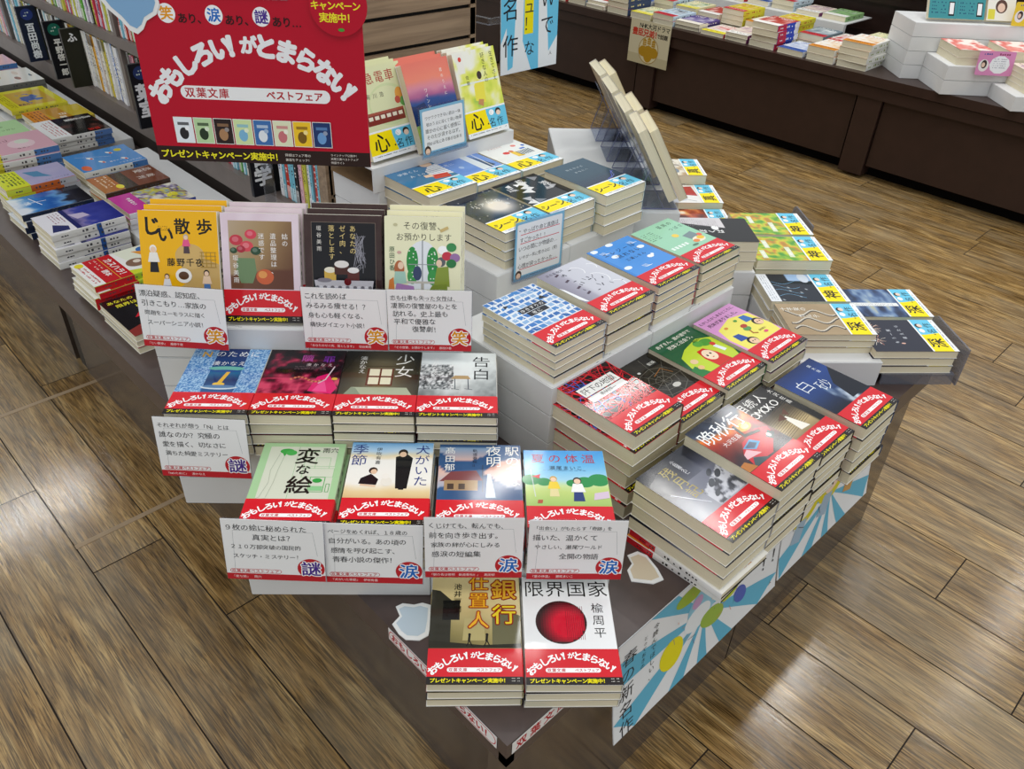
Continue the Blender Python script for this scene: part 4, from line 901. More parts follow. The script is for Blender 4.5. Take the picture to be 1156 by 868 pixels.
# ------------------------------------------------------------------ display table (with the long side table behind it)
def build_table():
    t = empty('display_table', Matrix.Translation((.9, .8, 0)))
    tag(t, 'dark brown laminate display table carrying the stepped book display and white boxes', 'table')
    O = Matrix.Translation((-.9, -.8, 0))
    m = MB()
    m.prism([(.341, .317), (1.42, .317), (1.42, 1.30), (.79, 1.30), (.79, 4.4), (.341, 4.4)], .372, .397, M_TABLE, M=O); link('tabletop', m.mesh('tabletop'), t)
    m = MB()
    m.box(.341, .317, .355, .353, 4.4, .372, M_TABLE, M=O); m.box(.341, .317, .355, 1.42, .329, .372, M_TABLE, M=O); link('edge_rail', m.mesh('edge_rail'), t)
    for (x0, x1) in ((.346, .898), (.902, 1.41)):
        m = MB(); m.box(x0, .332, .0, x1, .35, .355, M_PANEL, M=O); link('side_panel', m.mesh('side_panel'), t)
    for (y0, y1) in ((.352, 1.90), (1.98, 4.3)):
        m = MB(); m.box(.42, y0, 0, .438, y1, .355, M_PANEL, M=O); link('side_panel', m.mesh('side_panel'), t)
    m = MB(); m.box(1.39, .35, 0, 1.408, 1.28, .355, M_PANEL, M=O); link('end_panel', m.mesh('end_panel'), t)
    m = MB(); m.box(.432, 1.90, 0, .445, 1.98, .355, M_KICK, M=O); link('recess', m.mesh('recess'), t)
    m = MB(); m.box(.424, 1.905, 0, .431, 1.955, .355, M_BLACK, M=O); link('leg', m.mesh('leg'), t)
    # printed strips stuck to the front edges
    m = MB(); A = Art(); A.rrect(0, 0, 190, 21, 10, '#e9e6e4'); A.rrect(1.2, 1.2, 188.8, 19.8, 9, '#c3242e'); A.rrect(2.4, 2.4, 187.6, 18.6, 8, '#ecebe9'); A.txt('おもしろい！がとまらない！', 12, 10.5, 14, '#b81f2a', 0.05, gap=.98)
    m.box(0, 0, 0, .19, .021, .0004, M_PAPER, lin('#e9e6e4')); m.art(A, M_PAPER, Matrix.Translation((0, 0, .0005)))
    o = link('edge_strip', m.mesh('edge_strip'), t); o.matrix_parent_inverse = Matrix(); o.matrix_local = O @ axes((.3405, .522, .3745), (0, -1, 0), (0, 0, 1), (-1, 0, 0))
    m = MB(); A = Art(); A.rect(0, 0, 150, 20, '#eceae7'); A.txt('双葉文庫', 14, 10, 17, '#b81f2a', 0.04, gap=1.25)
    m.box(0, 0, 0, .15, .02, .0004, M_PAPER, lin('#eceae7')); m.art(A, M_PAPER, Matrix.Translation((0, 0, .0005)))
    o = link('edge_strip', m.mesh('edge_strip'), t); o.matrix_local = O @ axes((.348, .3165, .3745), (1, 0, 0), (0, 0, 1), (0, -1, 0))
build_table()

# ------------------------------------------------------------------ white card boxes
def white_box(x0, y0, z0, x1, y1, z1, yaw, label, group=None, notch=True):
    o = frame(yaw, x0, y0, z0); t = empty('white_box', pose(o[0], o[1], o[2], yaw))
    dx, dy, dz = x1 - x0 - .0008, y1 - y0 - .0006, z1 - z0 - .0004
    m = MB(); m.rbox(.0007, .0007, 0, dx - .0007, dy - .0007, .0012, M_BOXIN, .0012); m.rbox(0, 0, .0012, dx, dy, dz - .0012, M_BOX, .0012); link('body', m.mesh('body'), t)
    m = MB(); m.rbox(.0012, .0012, dz - .0012, dx - .0012, dy - .0012, dz, M_BOX, .002)
    if notch:
        for s_ in ((dx * .5),):
            for i in range(7):
                a = -1 + i / 3.5; m.box(s_ + a * .018, .0012 + .006 * (1 - a * a), dz, s_ + (a + .28) * .018, .002 + .006 * (1 - a * a), dz + .0002, M_BOXIN)
    link('lid', m.mesh('lid'), t)
    tag(t, label, 'box', group); return t
def box_tier(xs, y0, y1, zs, yaw, place):
    lv = ['lowest', 'second', 'third', 'fourth', 'fifth', 'sixth']; n = len(zs) - 1
    for k in range(n):
        for i in range(len(xs) - 1):
            side = '' if len(xs) == 2 else (' left' if i == 0 else ' right' if i == len(xs) - 2 else ' middle')
            lay = '' if n == 1 else ', %s layer' % ('top' if k == n - 1 and n > 1 else lv[k])
            white_box(xs[i], y0, zs[k], xs[i + 1], y1, zs[k + 1], yaw, 'plain white%s card box %s%s' % (side, place, lay), 'white riser boxes')
Z0, Z1, Z2, Z3, Z4, Z5 = .397, .447, .497, .547, .597, .647
box_tier([-.398, -.185, .028], .820, .955, [Z0, Z1, Z2], YD, 'under the four thriller paperbacks')
box_tier([-.272, -.052, .168], .662, .818, [Z0, Z1], YD, 'under the row with the green sketch cover')
box_tier([-.450, -.235, -.02], .957, 1.03, [Z0, Z1, Z2, Z3, Z4], YD, 'under the upright books')
box_tier([.682, .907, 1.130], .592, .808, [Z0, Z1, Z2, Z3], 0, 'under the blue map and grey bird covers')
box_tier([.780, .950, 1.122], .810, 1.090, [Z0, Z1, Z2, Z3, Z4], 0, 'under the galaxy and folded-paper covers')
box_tier([.765, .920, 1.080], 1.094, 1.235, [Z0, Z1, Z2, Z3, Z4, Z5], 0, 'under the sunset and yellow-green upright books')
t = empty('open_carton', Matrix.Translation((.755, 1.094, Z5)))
m = MB(); m.box(0, 0, .040, .33, .141, .043, M_BOX); m.box(0, 0, 0, .33, .0025, .040, M_BOX); m.box(.1, .138, 0, .33, .141, .040, M_BOX); m.box(.327, .0025, 0, .33, .138, .040, M_BOX); link('white_shell', m.mesh('white_shell'), t)
m = MB(); m.box(.004, .003, 0, .326, .137, .002, plain('brown_card_inside', '#7a6348', .8, .1)); m.box(.11, .003, .002, .113, .137, .040, plain('brown_card_wall', '#8d7556', .8, .1)); link('brown_inside', m.mesh('brown_inside'), t)
tag(t, 'flat open-ended white carton carrying the rear upright books', 'box')

# ------------------------------------------------------------------ book kinds of the display
FB = dict(spine='#ecebe4')
def K(key, fn, total, n, band='futaba', **kw):
    kw.setdefault('spine', '#e9e7df'); kind(key, fn, dist(total, n, band is not None), band, **kw)
# standing row
K('walk', c_walk, .048, 3, None, spine='#f4f1e4', edge='#f2b60c'); K('flower', c_flower, .048, 3, 'futaba', spine='#e6dce0', edge='#e2d2dc')
K('cake', c_cake, .048, 3, None, spine='#4a3633', edge='#3f2c2a'); K('revenge', c_revenge, .048, 3, None, spine='#f2f0dc', edge='#efecc7')
K('nnn', c_n, .068, 4, edge='#27446c'); K('atone', c_atone, .068, 4, edge='#140d12', spine='#2c2226'); K('girl', c_girl, .068, 5, edge='#3a3626', spine='#6a654f'); K('confess', c_confess, .068, 5, edge='#7d8485')
K('picture', c_picture, .072, 4, edge='#a9cf9d', spine='#c3dcb6'); K('dog', c_dog, .075, 4, edge='#e3d2b2'); K('station', c_station, .073, 4, edge='#4a6f9a', spine='#a9c0d6'); K('summer', c_summer, .070, 4, edge='#b9d57e', spine='#d9e39a')
K('bank', c_bank, .040, 3, edge='#b9ab74', spine='#c2b68a'); K('limit', c_limit, .042, 3, edge='#f2f3f3', spine='#f0f0ee')
K('moon', c_moon, .085, 4, edge='#4a4d5d', spine='#b0b2ba'); K('autumn', c_autumn, .125, 6, edge='#171b2a', spine='#2a2d3a'); K('heir', c_heir, .105, 6, edge='#17150f', spine='#33301f'); K('sand', c_sand, .107, 5, edge='#142a5c', spine='#2a4a7a')
K('thread', c_thread, .146, 6, edge='#a3182a', spine='#8a2a30'); K('spider', c_spider, .116, 6, edge='#16130f', spine='#3a362c'); K('hood', c_hood, .124, 7, edge='#1f5a38', spine='#3a7a4a'); K('mukashi', c_mukashi, .129, 7, edge='#d99ad0')
K('map', c_map, .062, 5, edge='#b8cbe2', spine='#d8e2ec'); K('grey', c_grey, .069, 4, edge='#b5b6c3', spine='#c9cad4'); K('elegy', c_elegy, .070, 5, edge='#4b93e0', spine='#c76f74'); K('mint', c_mint, .072, 5, edge='#9ed3b4')
K('galaxy', c_galaxy, .063, 4, 'シーン', edge='#1b2233'); K('ori', c_ori, .063, 4, 'シーン', edge='#2a2b2f'); K('ocean', c_ocean, .073, 4, 'シーン', edge='#2c4a5c')
K('boy', c_boy, .078, 4, '心', edge='#3d7aa6'); K('uniform', c_uniform, .070, 4, '心', edge='#5b86d6'); K('white', c_white, .070, 4, '心', edge='#e9ebe7')
K('train', c_train, .045, 3, '心', edge='#dfe2b4', spine='#e6e6cf'); K('sunset', c_sunset, .048, 3, None, edge='#e87a6a', spine='#e9a49a'); K('stroll', c_stroll, .045, 3, '心', edge='#e8e6d0', spine='#e8de3a')
K('field', c_field, .064, 3, '神', edge='#8fb83a'); K('star', c_star, .039, 2, '神', edge='#e6e8ec'); K('rope', c_rope, .039, 3, '深', edge='#b49d7c'); K('night', c_night, .034, 2, '深', edge='#3a5480'); K('spark', c_spark, .046, 3, '深', edge='#262838')
K('cats', c_cats, .113, 5, '真', edge='#cbb898'); K('redcloak', c_redcloak, .091, 4, '真', edge='#eceae6'); K('blaze', c_blaze, .078, 4, '真', edge='#b0492a'); K('blackwhite', c_blackwhite, .060, 3, None, edge='#1d1c1e')

# front group, facing the table corner
G1 = 'paperbacks lying in the front tiers'
def fd(key, n, x, y, z, desc, short): o = frame(YD, x, y, 0); stack(key, n, o[0], o[1], z, YD, desc, short, G1)
fd('nnn', 4, -.392, .808, Z2, 'blue paperback with a golden N and a lit boat', 'blue cover with the golden N')
fd('atone', 4, -.287, .808, Z2, 'dark paperback with magenta shape and red lacework', 'dark magenta lacework cover')
fd('girl', 5, -.182, .808, Z2, 'sepia paperback with a four-pane window and big white title', 'sepia window cover')
fd('confess', 5, -.077, .808, Z2, 'grey paperback with a lone school desk and black title', 'grey school desk cover')
fd('picture', 4, -.271, .660, Z1, 'pale green paperback with bold black brush title and sketches', 'pale green sketch cover')
fd('dog', 4, -.158, .660, Z1, 'paperback with a black-suited student and crouching girl', 'cover with black-suited student')
fd('station', 4, -.046, .660, Z1, 'blue-pink paperback with a small country station', 'blue-pink country station cover')
fd('summer', 4, .062, .654, Z1, 'bright paperback with two children running on summer grass', 'summer grass cover')
fd('bank', 3, -.049, .511, Z0, 'sepia city paperback with large gold and red title', 'sepia city cover')
fd('limit', 3, .058, .509, Z0, 'white paperback with a big red and black disc', 'white cover with the red disc')
# upright row: three deep each
def upright(key, n, x, y, z, yaw, tilt, desc, short, group, fr=None):
    T = KINDS[key]['T']; t = (T + .0016)
    for i in range(n):
        b = frame(yaw if fr is None else fr, x + i * .002, y + i * t / math.sin(tilt * D2R), z)
        lab = desc + ', frontmost of its pile' if i == 0 else '%s upright book behind the %s' % (['', 'first', 'second', 'third'][i], short)
        # the thickness points towards the reader: shift the back lower corner onto the base
        th = T
        book(key, pose(b[0], b[1], b[2], yaw, tilt) @ Matrix.Translation((0, 0, -th)) @ Matrix.Translation((0, th / math.tan(tilt * D2R), 0)), lab, group)
G2 = 'upright paperbacks above the front tiers'
for key, x, ds, sh in (('walk', -.455, 'yellow upright paperback with black brush title and tiny figures', 'yellow figure cover'),
                       ('flower', -.347, 'pink-framed upright paperback with red flowers and an apple', 'pink-framed flower cover'),
                       ('cake', -.236, 'dark-framed upright paperback with cakes on white lace', 'dark cake cover'),
                       ('revenge', -.128, 'cream upright paperback with a couple at a table', 'cream couple cover')):
    upright(key, 3, x, .963, Z4, YD, 68.2, ds, sh, G2)

# right group on the table axes
G3 = 'paperbacks lying in the right-hand tiers'
def rt(key, n, x, y, z, desc, short, **k): stack(key, n, x, y, z, 0, desc, short, G3, **k)
# two white-spined books turned the other way under the first stack
kind('whitespine', c_generic(5), .0108, None, spine='#e9e8e6', segs=[(1, 44, '#c8202c')], smarks='#2a2a2a', back='#1e1e20', edge='#e4e4e2')
for k in range(2):
    book('whitespine', pose(.765 + .004 * k, .424 - .006 * k, Z0 + k * .011, 180 + 2 - 3 * k), ['lowest', 'second lowest'][k] + ' white-spined book with red tip under the snowy moon stack', G3)
rt('moon', 4, .6653, .2774, Z0 + .0222, 'grey snowy mountain paperback with vertical gold title', 'snowy mountain cover')
rt('autumn', 6, .768, .2782, Z0, 'paperback with a red sports car and sunset sky', 'red sports car cover')
rt('heir', 6, .876, .283, Z0, 'black and gold paperback with large white Latin letters', 'black and gold pianist cover')
rt('sand', 5, .993, .2726, Z0, 'deep blue paperback with white cloud and thin white title', 'deep blue cloud cover')
rt('thread', 6, .692, .452, Z0, 'crimson tangled-thread paperback with a white title plate', 'crimson thread cover', j=.003, jr=1.5)
rt('spider', 6, .797, .448, Z0, 'black paperback with a pale spider web', 'black spider web cover')
rt('hood', 7, .9, .4438, Z0, 'green paperback with a red-hooded girl', 'green red-hood cover')
rt('mukashi', 7, 1.006, .4366, Z0, 'pink and yellow paperback with folk-tale faces', 'pink folk-tale cover')
rt('map', 5, .6883, .5967, Z3, 'blue and white mosaic town paperback', 'blue mosaic cover')
rt('grey', 4, .8005, .598, Z3, 'pale grey paperback with white curls and dark birds', 'pale grey curl cover')
rt('elegy', 5, .918, .601, Z3, 'bright blue paperback with white clouds and waves', 'bright blue wave cover')
rt('mint', 5, 1.026, .598, Z3, 'mint green paperback with small starry still life', 'mint green cover')
rt('galaxy', 4, .803, .8185, Z4, 'starry grey paperback with a glowing nebula', 'nebula cover')
rt('ori', 4, .912, .8213, Z4, 'black paperback with white folded paper shapes', 'folded-paper cover')
rt('ocean', 4, 1.020, .800, Z4, 'deep teal paperback with a thin violet curve', 'deep teal cover')
rt('boy', 4, .778, .972, Z4, 'teal paperback with a reader in a striped shirt', 'striped shirt cover')
rt('uniform', 4, .886, .974, Z4, 'cornflower blue paperback with a figure in a pale coat', 'cornflower blue cover')
rt('white', 4, .994, .973, Z4, 'white paperback with small red and green drawings', 'white cover with small drawings')
G4 = 'upright paperbacks on the rear riser'
upright('train', 3, .765, 1.102, .692, 3, 70, 'pale green upright paperback with a red train', 'pale green train cover', G4, fr=0)
upright('sunset', 3, .858, 1.082, .6905, 2, 68, 'upright paperback with an orange and blue painted sunset', 'painted sunset cover', G4, fr=0)
upright('stroll', 3, .968, 1.088, .692, 2, 71, 'yellow-green upright paperback with a walking figure', 'yellow-green walker cover', G4, fr=0)

# far group, turned to the side aisle
G5 = 'paperbacks facing the side aisle'
def fe(key, n, x, y, z, desc, short): o = frame(YE, x, y, 0); stack(key, n, o[0], o[1], z, YE, desc, short, G5)
box_tier([1.107, 1.33, 1.58], -.722, -.56, [Z0, Z1], YE, 'under the twisted-rope and leafy covers')
box_tier([1.335, 1.56], -.556, -.41, [Z0, Z1, Z2], YE, 'under the black cover with the white flyer')
o = frame(YE, 1.112, -.862, Z0); t = empty('acrylic_riser', pose(o[0], o[1], o[2], YE))
m = MB(); m.box(0, 0, .018, .26, .13, .021, M_ACRYG); link('top_plate', m.mesh('top_plate'), t)
for s_ in (0, .257): m = MB(); m.box(s_, 0, 0, s_ + .003, .13, .018, M_ACRYG); link('leg', m.mesh('leg'), t)
tag(t, 'low clear acrylic riser under the navy sparkler stack', 'riser')
fe('rope', 3, 1.135, -.712, Z1, 'sandy paperback with a twisted rope', 'twisted-rope cover')
fe('star', 2, 1.247, -.710, Z1, 'white-edged paperback with a dark starry sky', 'white-edged starry cover')
fe('field', 3, 1.360, -.713, Z1, 'leafy green and yellow paperback beside the dark starry one', 'nearer leafy green cover')
fe('night', 2, 1.252, -.882, Z0 + .0211, 'misty blue paperback with a pale title strip', 'misty blue cover')
fe('spark', 3, 1.117, -.857, Z0 + .0211, 'navy paperback with pale sparklers', 'navy sparkler cover')
fe('field', 3, 1.474, -.716, Z1, 'leafy green and yellow paperback beside the far grey divider', 'farther leafy green cover')
fe('blackwhite', 3, 1.340, -.553, Z2, 'black paperback half covered by a white flyer', 'black cover with white flyer')
fe('blaze', 4, 1.573, -.590, Z0, 'rust-orange paperback with pale sparks', 'rust-orange cover')
fe('redcloak', 4, 1.682, -.590, Z0, 'white paperback with a red cloak', 'red cloak cover')
fe('cats', 5, 1.79, -.575, Z0, 'paperback crowded with tan and grey cats', 'tan cat cover')
# ------------------------------------------------------------------ handwritten price cards
def pop_card(x, y, z, yaw, lines, title, seal, sealc, label, rot=0, w_=112, h_=91, off=0):
    o = frame(yaw, x, y, z); t = empty('review_card', pose(o[0], o[1], o[2], yaw, 90 - 4) @ Matrix.Rotation(rot * D2R, 4, 'Z'))
    A = Art(); A.rect(0, 0, w_, h_, '#f1f2f2'); A.line([(10, 16), (12, h_ - 16), (w_ - 12, h_ - 16), (w_ - 8, 40)], .35, '#9aa0a4'); A.rect(0, 0, w_, 9.5, '#c0222c')
    A.txt(title, 7, 4.6, 4.3, '#f6e9e6', 0.0, gap=.98); A.rrect(4, 10.4, 62, 16.6, 3, '#c0222c'); A.rrect(4.6, 11, 61.4, 16, 2.5, '#f1f2f2'); A.txt('双葉文庫ベストフェア', 8, 13.5, 5.1, '#c0222c', 0.03, gap=1.06)
    A.circ(96, 20, 15.5, 15.5, '#c0222c', 30); A.ch(seal, 96, 20, 23, '#ffffff', .10); A.k += 3; A.ch(seal, 96, 20, 23, sealc, .03); A.k += 3
    y_ = h_ - 11.5
    for i, l in enumerate(lines):
        ind = 8 + (i * 1.5) % 5 + (28 if len(l) < 6 else 0); s_ = max(5.8, min(9.6, (w_ - 14 - ind) / len(l) * 1.03 if i < 2 else (w_ - 30 - ind * .5) / len(l) * 1.06))
        A.txt(l, ind, y_, s_, '#1d1d22', 0.012, gap=.97, jit=.4); y_ -= 14.2 if len(lines) == 4 else 11.6
    m = MB(); m.box(0, 0, 0, w_ * .001, h_ * .001, .0006, M_PAPER, lin('#f1f2f2')); m.art(A, M_PAPER, Matrix.Translation((0, 0, .0007)), step=8e-6); link('card', m.mesh('card'), t)
    m = MB(); m.box(-.001, -.0012, -.0008, w_ * .001 + .001, h_ * .001 + .001, -.0002, M_ACRY); m.box(w_ * .0005 - .012, .004, -.012, w_ * .0005 + .012, .016, -.0008, M_ACRY); link('clear_sleeve', m.mesh('clear_sleeve'), t)
    return tag(t, label, 'card', 'handwritten review cards')
OR, PU, BL = '#e39a1c', '#4b2c8c', '#1f6cc4'
pop_card(-.450, .932, .5835, YD, ['漂泊疑惑、認知症、', '引きこもり…家族の', '問題をユーモラスに描く', 'スーパーシニア小説！'], '『じい散歩』　藤野千夜', '笑', OR, 'handwritten white card with orange seal under the yellow upright book', -3)
pop_card(-.234, .932, .584, YD, ['これを読めば', 'みるみる痩せる！？', '身も心も軽くなる、', '痛快ダイエット小説！'], '『あなたのゼイ肉、落とします』　垣谷美雨', '笑', OR, 'handwritten white card with orange seal under the dark cake book', -1)
pop_card(-.120, .930, .584, YD, ['恋も仕事も失った女性は、', '凄腕の復讐屋のもとを', '訪れる。史上最も', '平和で優雅な', '復讐劇！'], '『その復讐、お預かりします』　原田ひ香', '笑', OR, 'handwritten white card with orange seal under the cream couple book', 0)
pop_card(-.400, .784, .482, YD, ['それぞれが想う「N」とは', '誰なのか？究極の', '愛を描く、切なさに', '満ちた純愛ミステリー'], '『Nのために』　湊かなえ', '謎', PU, 'handwritten white card with violet seal below the blue golden-N book', -2)
pop_card(-.284, .636, .458, YD, ['９枚の絵に秘められた', '真実とは？', '２１０万部突破の国民的', 'スケッチ・ミステリー！'], '『変な絵』　雨穴', '謎', PU, 'handwritten white card with violet seal below the green sketch book', -2.5)
pop_card(-.172, .640, .448, YD, ['ページをめくれば、１８歳の', '自分がいる。あの頃の', '感情を呼び起こす、', '青春小説の傑作！'], '『犬がいた季節』　伊吹有喜', '涙', BL, 'handwritten white card with blue seal below the black-suited student book', -1.5)
pop_card(-.056, .634, .464, YD, ['くじけても、転んでも、', '前を向き歩き出す。', '家族の絆が心にしみる', '感涙の短編集'], '『駅の名は夜明　軌道春秋Ⅱ』　髙田郁', '涙', BL, 'handwritten white card with blue seal below the country station book', 0)
pop_card(.062, .638, .457, YD, ['「出会い」がもたらす「奇跡」を', '描いた、温かくて', 'やさしい、瀬尾ワールド', '全開の物語'], '『夏の体温』　瀬尾まいこ', '涙', BL, 'handwritten white card with blue seal below the summer grass book', 0)
def blue_card(M, W, H, lines, red, label):
    t = empty('review_card', M); A = Art(); A.rect(0, 0, W, H, '#7fb7d8'); A.rrect(4, 8, W - 4, H - 4, 3, '#eceef2'); A.circ(10, 10, 7, 7.5, '#3a2620'); A.circ(10, 8, 5, 5.4, '#efcdb6'); A.marks(22, 1.4, W - 8, 6, '#3f6f92', 1.8, 4, 4)
    y_ = H - 16
    for i, l in enumerate(lines):
        s_ = min(9, (W - 18) / len(l)); A.txt(l, 12 + (i % 2) * 2, y_, s_, '#23232a', 0.01, gap=1.0, jit=.4)
        if red and i < 2 or red and i == len(lines) - 1: A.line([(12, y_ - s_ * .62), (W - 10, y_ - s_ * .56)], 1.1, '#d02a3a')
        y_ -= (H - 26) / len(lines)
    m = MB(); m.box(0, 0, 0, W * .001, H * .001, .0006, M_PAPER, lin('#7fb7d8')); m.art(A, M_PAPER, Matrix.Translation((0, 0, .0007)), step=8e-6); link('card', m.mesh('card'), t)
    m = MB(); m.box(-.003, -.003, -.001, W * .001 + .003, H * .001 + .003, -.0002, M_ACRY); m.box(-.003, -.003, .0012, W * .001 + .003, .006, .0018, M_ACRY); link('clear_sleeve', m.mesh('clear_sleeve'), t)
    return tag(t, label, 'card', 'handwritten review cards')
blue_card(pose(.826, 1.045, .708, 1, 84), 97, 78, ['ワクワクできない君は一体', '彼のうえに深くて長い物語', '誰かの心に届く感情に', 'そのたび涙するはず。', '読めば私にある事が出来る'], False, 'blue-bordered handwritten card in front of the sunset book')
blue_card(pose(.812, .806, .576, 0, 86) @ Matrix.Rotation(-4 * D2R, 4, 'Z'), 110, 98, ['“やっぱり命と真価は', 'すごかった！！', 'いつの間にか物語の…', 'いやが一気に惹き込む（笑）', '心理が戻ったかった…'], True, 'blue-bordered handwritten card with red underlines below the nebula book')

# ------------------------------------------------------------------ big fair sign
def red_sign():
    o = frame(YD, -.441, 1.10, .781); W, H = 290, 245
    t = empty('fair_sign', pose(o[0], o[1], o[2], YD - 1.5, 88)); A = Art()
    A.rect(0, 0, W, H, '#b60a28'); A.rect(0, 0, W, 20, '#2b1a17')
    A.arc('おもしろい！がとまらない！', 146, -6, 160, -52, 52, 31, '#eceef1', .085, small='が')
    A.rrect(46, 84, 242, 101, 8, '#eef0f1')
    A.txt('双葉文庫', 58, 92.5, 13.5, '#b3202c', .03, gap=1.1); A.txt('ベストフェア', 164, 92.5, 12.5, '#b3202c', .04, gap=1.0)
    for x, q, c in ((46, '笑', OR), (105, '涙', BL), (164, '謎', PU)): A.circ(x, 188, 11, 11.5, '#f0f1f3', 28); A.ch(q, x, 188, 17, c, .04)
    A.k += 3
    for x in (65, 124, 183): A.txt('あり、' if x < 180 else 'あり…', x, 183, 13, '#2b1214', .03, gap=.95)
    for i, (c, c2) in enumerate((('#e4edf4', '#2a2a2c'), ('#b7d6a4', '#2b3a28'), ('#2c1f1e', '#a8805c'), ('#cfe2a8', '#7ab4d8'), ('#3f6fae', '#dfe6ee'), ('#dfe3c2', '#c8737a'), ('#efc52c', '#7a5a1c'), ('#22386a', '#6a9ad0'))):
        x = 30 + i * 26.5; A.rect(x - .8, 25.2, x + 24.2, 59.8, '#e9e9e6'); A.rect(x, 26, x + 23.4, 59, c); A.circ(x + 11, 38, 6, 8, c2); A.rect(x + 4, 49, x + 19, 53, mixc(c2, c, .3)); A.circ(x + 16, 45, 3, 3, mixc(c, '#ffffff', .5))
    A.txt('プレゼントキャンペーン実施中！', 10, 10, 11.4, '#efe62c', .045, gap=.97); A.txt('詳細はフェア帯の', 176, 13.5, 4.4, '#e6dfd8', 0.0); A.txt('裏面をチェック！', 176, 7, 4.4, '#e6dfd8', 0.0)
    A.txt('ラインナップ公開中！', 238, 15.5, 3.8, '#e6dfd8', 0.0); A.txt('双葉文庫ベストフェア', 238, 10.3, 3.8, '#e6dfd8', 0.0); A.txt('特設サイト', 238, 5, 3.8, '#e6dfd8', 0.0)
    m = MB(); m.box(0, 0, 0, W * .001, H * .001, .003, M_SATIN, lin('#b01226')); m.art(A, M_SATIN, Matrix.Translation((0, 0, .0031)), step=2e-5); link('board', m.mesh('board'), t)
    # round badge
    B = Art(); B.circ(0, 0, 36, 36, '#b60a28', 40); B.txt('プレゼント', -24, 14, 12, '#efe62c', .035, gap=.92); B.txt('キャンペーン', -29, 0, 11.2, '#efe62c', .035, gap=.92); B.txt('実施中！', -19, -14, 12, '#efe62c', .035, gap=.95); B.circ(2, -28, 4, 2, '#4a9a3a')
    P = [(.036 * math.cos(i * math.pi / 20), .036 * math.sin(i * math.pi / 20)) for i in range(40)]
    m = MB(); m.prism(P, 0, .002, M_SATIN, lin('#9a1022')); m.art(B, M_SATIN, Matrix.Translation((0, 0, .0021)), step=2e-5)
    b = link('badge', m.mesh('badge'), t); b.matrix_local = Matrix.Translation((.262, .205, .0045))
    # die-cut white blank stuck on the upper left corner
    P = [(-.04, .245), (-.038, .21), (-.025, .19), (-.012, .178), (-.003, .166), (.006, .162), (.014, .168), (.02, .178), (.034, .186), (.04, .198), (.038, .215), (.046, .245), (.02, .262), (-.02, .262)]
    m = MB(); m.prism(P, .003, .0048, M_SATIN, lin('#e6e8e8')); C_ = Art(); C_.poly([(p[0] * 860 + 1, (p[1] - .21) * 860 + 210) for p in P], '#7fa9cf'); m.art(C_, M_SATIN, Matrix.Translation((0, 0, .005))); link('cut_out', m.mesh('cut_out'), t)
    # clear clip and post that carry the board
    m = MB(); m.box(.078, .208, .0034, .200, .222, .0052, M_ACRY); m.box(.078, .222, -.004, .2, .256, .0052, M_ACRY); link('clear_clip', m.mesh('clear_clip'), t)
    m = MB(); m.box(.135, -.135, -.012, .150, .25, -.006, M_ACRY); link('clear_post', m.mesh('clear_post'), t)
    tag(t, 'big red fair sign with arched white lettering and yellow foot line', 'sign')
red_sign()

def hang_sign():     # blue and white sign beside the slat panel
    t = empty('hanging_sign', pose(1.194, 1.25, .739, 0, 88)); W, H = 166, 240; A = Art()
    A.rect(0, 0, W, H, '#e9edf0')
    for P in (((0, 0), (34, 12), (50, H), (0, H)), ((62, 60), (88, 0), (110, 0), (104, H), (66, H)), ((120, H), (166, H), (166, 60), (140, 30))): A.poly(P, '#6cc3e6')
    A.poly([(0, 0), (20, 0), (16, 90), (0, 60)], '#e9edf0')
    A.rect(66, 72, 92, H, '#f2e200'); A.txt('名作', 27, 124, 46, '#20242c', 0.012, True, 1.5)
    A.txt('ジュ！', 80, 158, 33, '#20242c', 0.012, True, 1.0); A.txt('な', 82, 44, 32, '#20242c', 0.012)
    A.txt('Ｗで', 134, 136, 42, '#20242c', 0.0, True, 1.25); A.txt('人', 146, 26, 9, '#20242c', 0.0)
    m = MB(); m.box(0, 0, 0, W * .001, H * .001, .0015, M_SATIN, lin('#e9edf0')); m.art(A, M_SATIN, Matrix.Translation((0, 0, .0016)), step=1e-5); link('sheet', m.mesh('sheet'), t)
    m = MB(); m.box(-.03, .10, -.006, .02, .112, -.001, M_ACRY); m.box(-.03, .10, -.05, -.02, .112, -.001, M_ACRY); link('clear_arm', m.mesh('clear_arm'), t)
    tag(t, 'blue, white and yellow hanging sign beside the wooden slat panel', 'sign')
hang_sign()

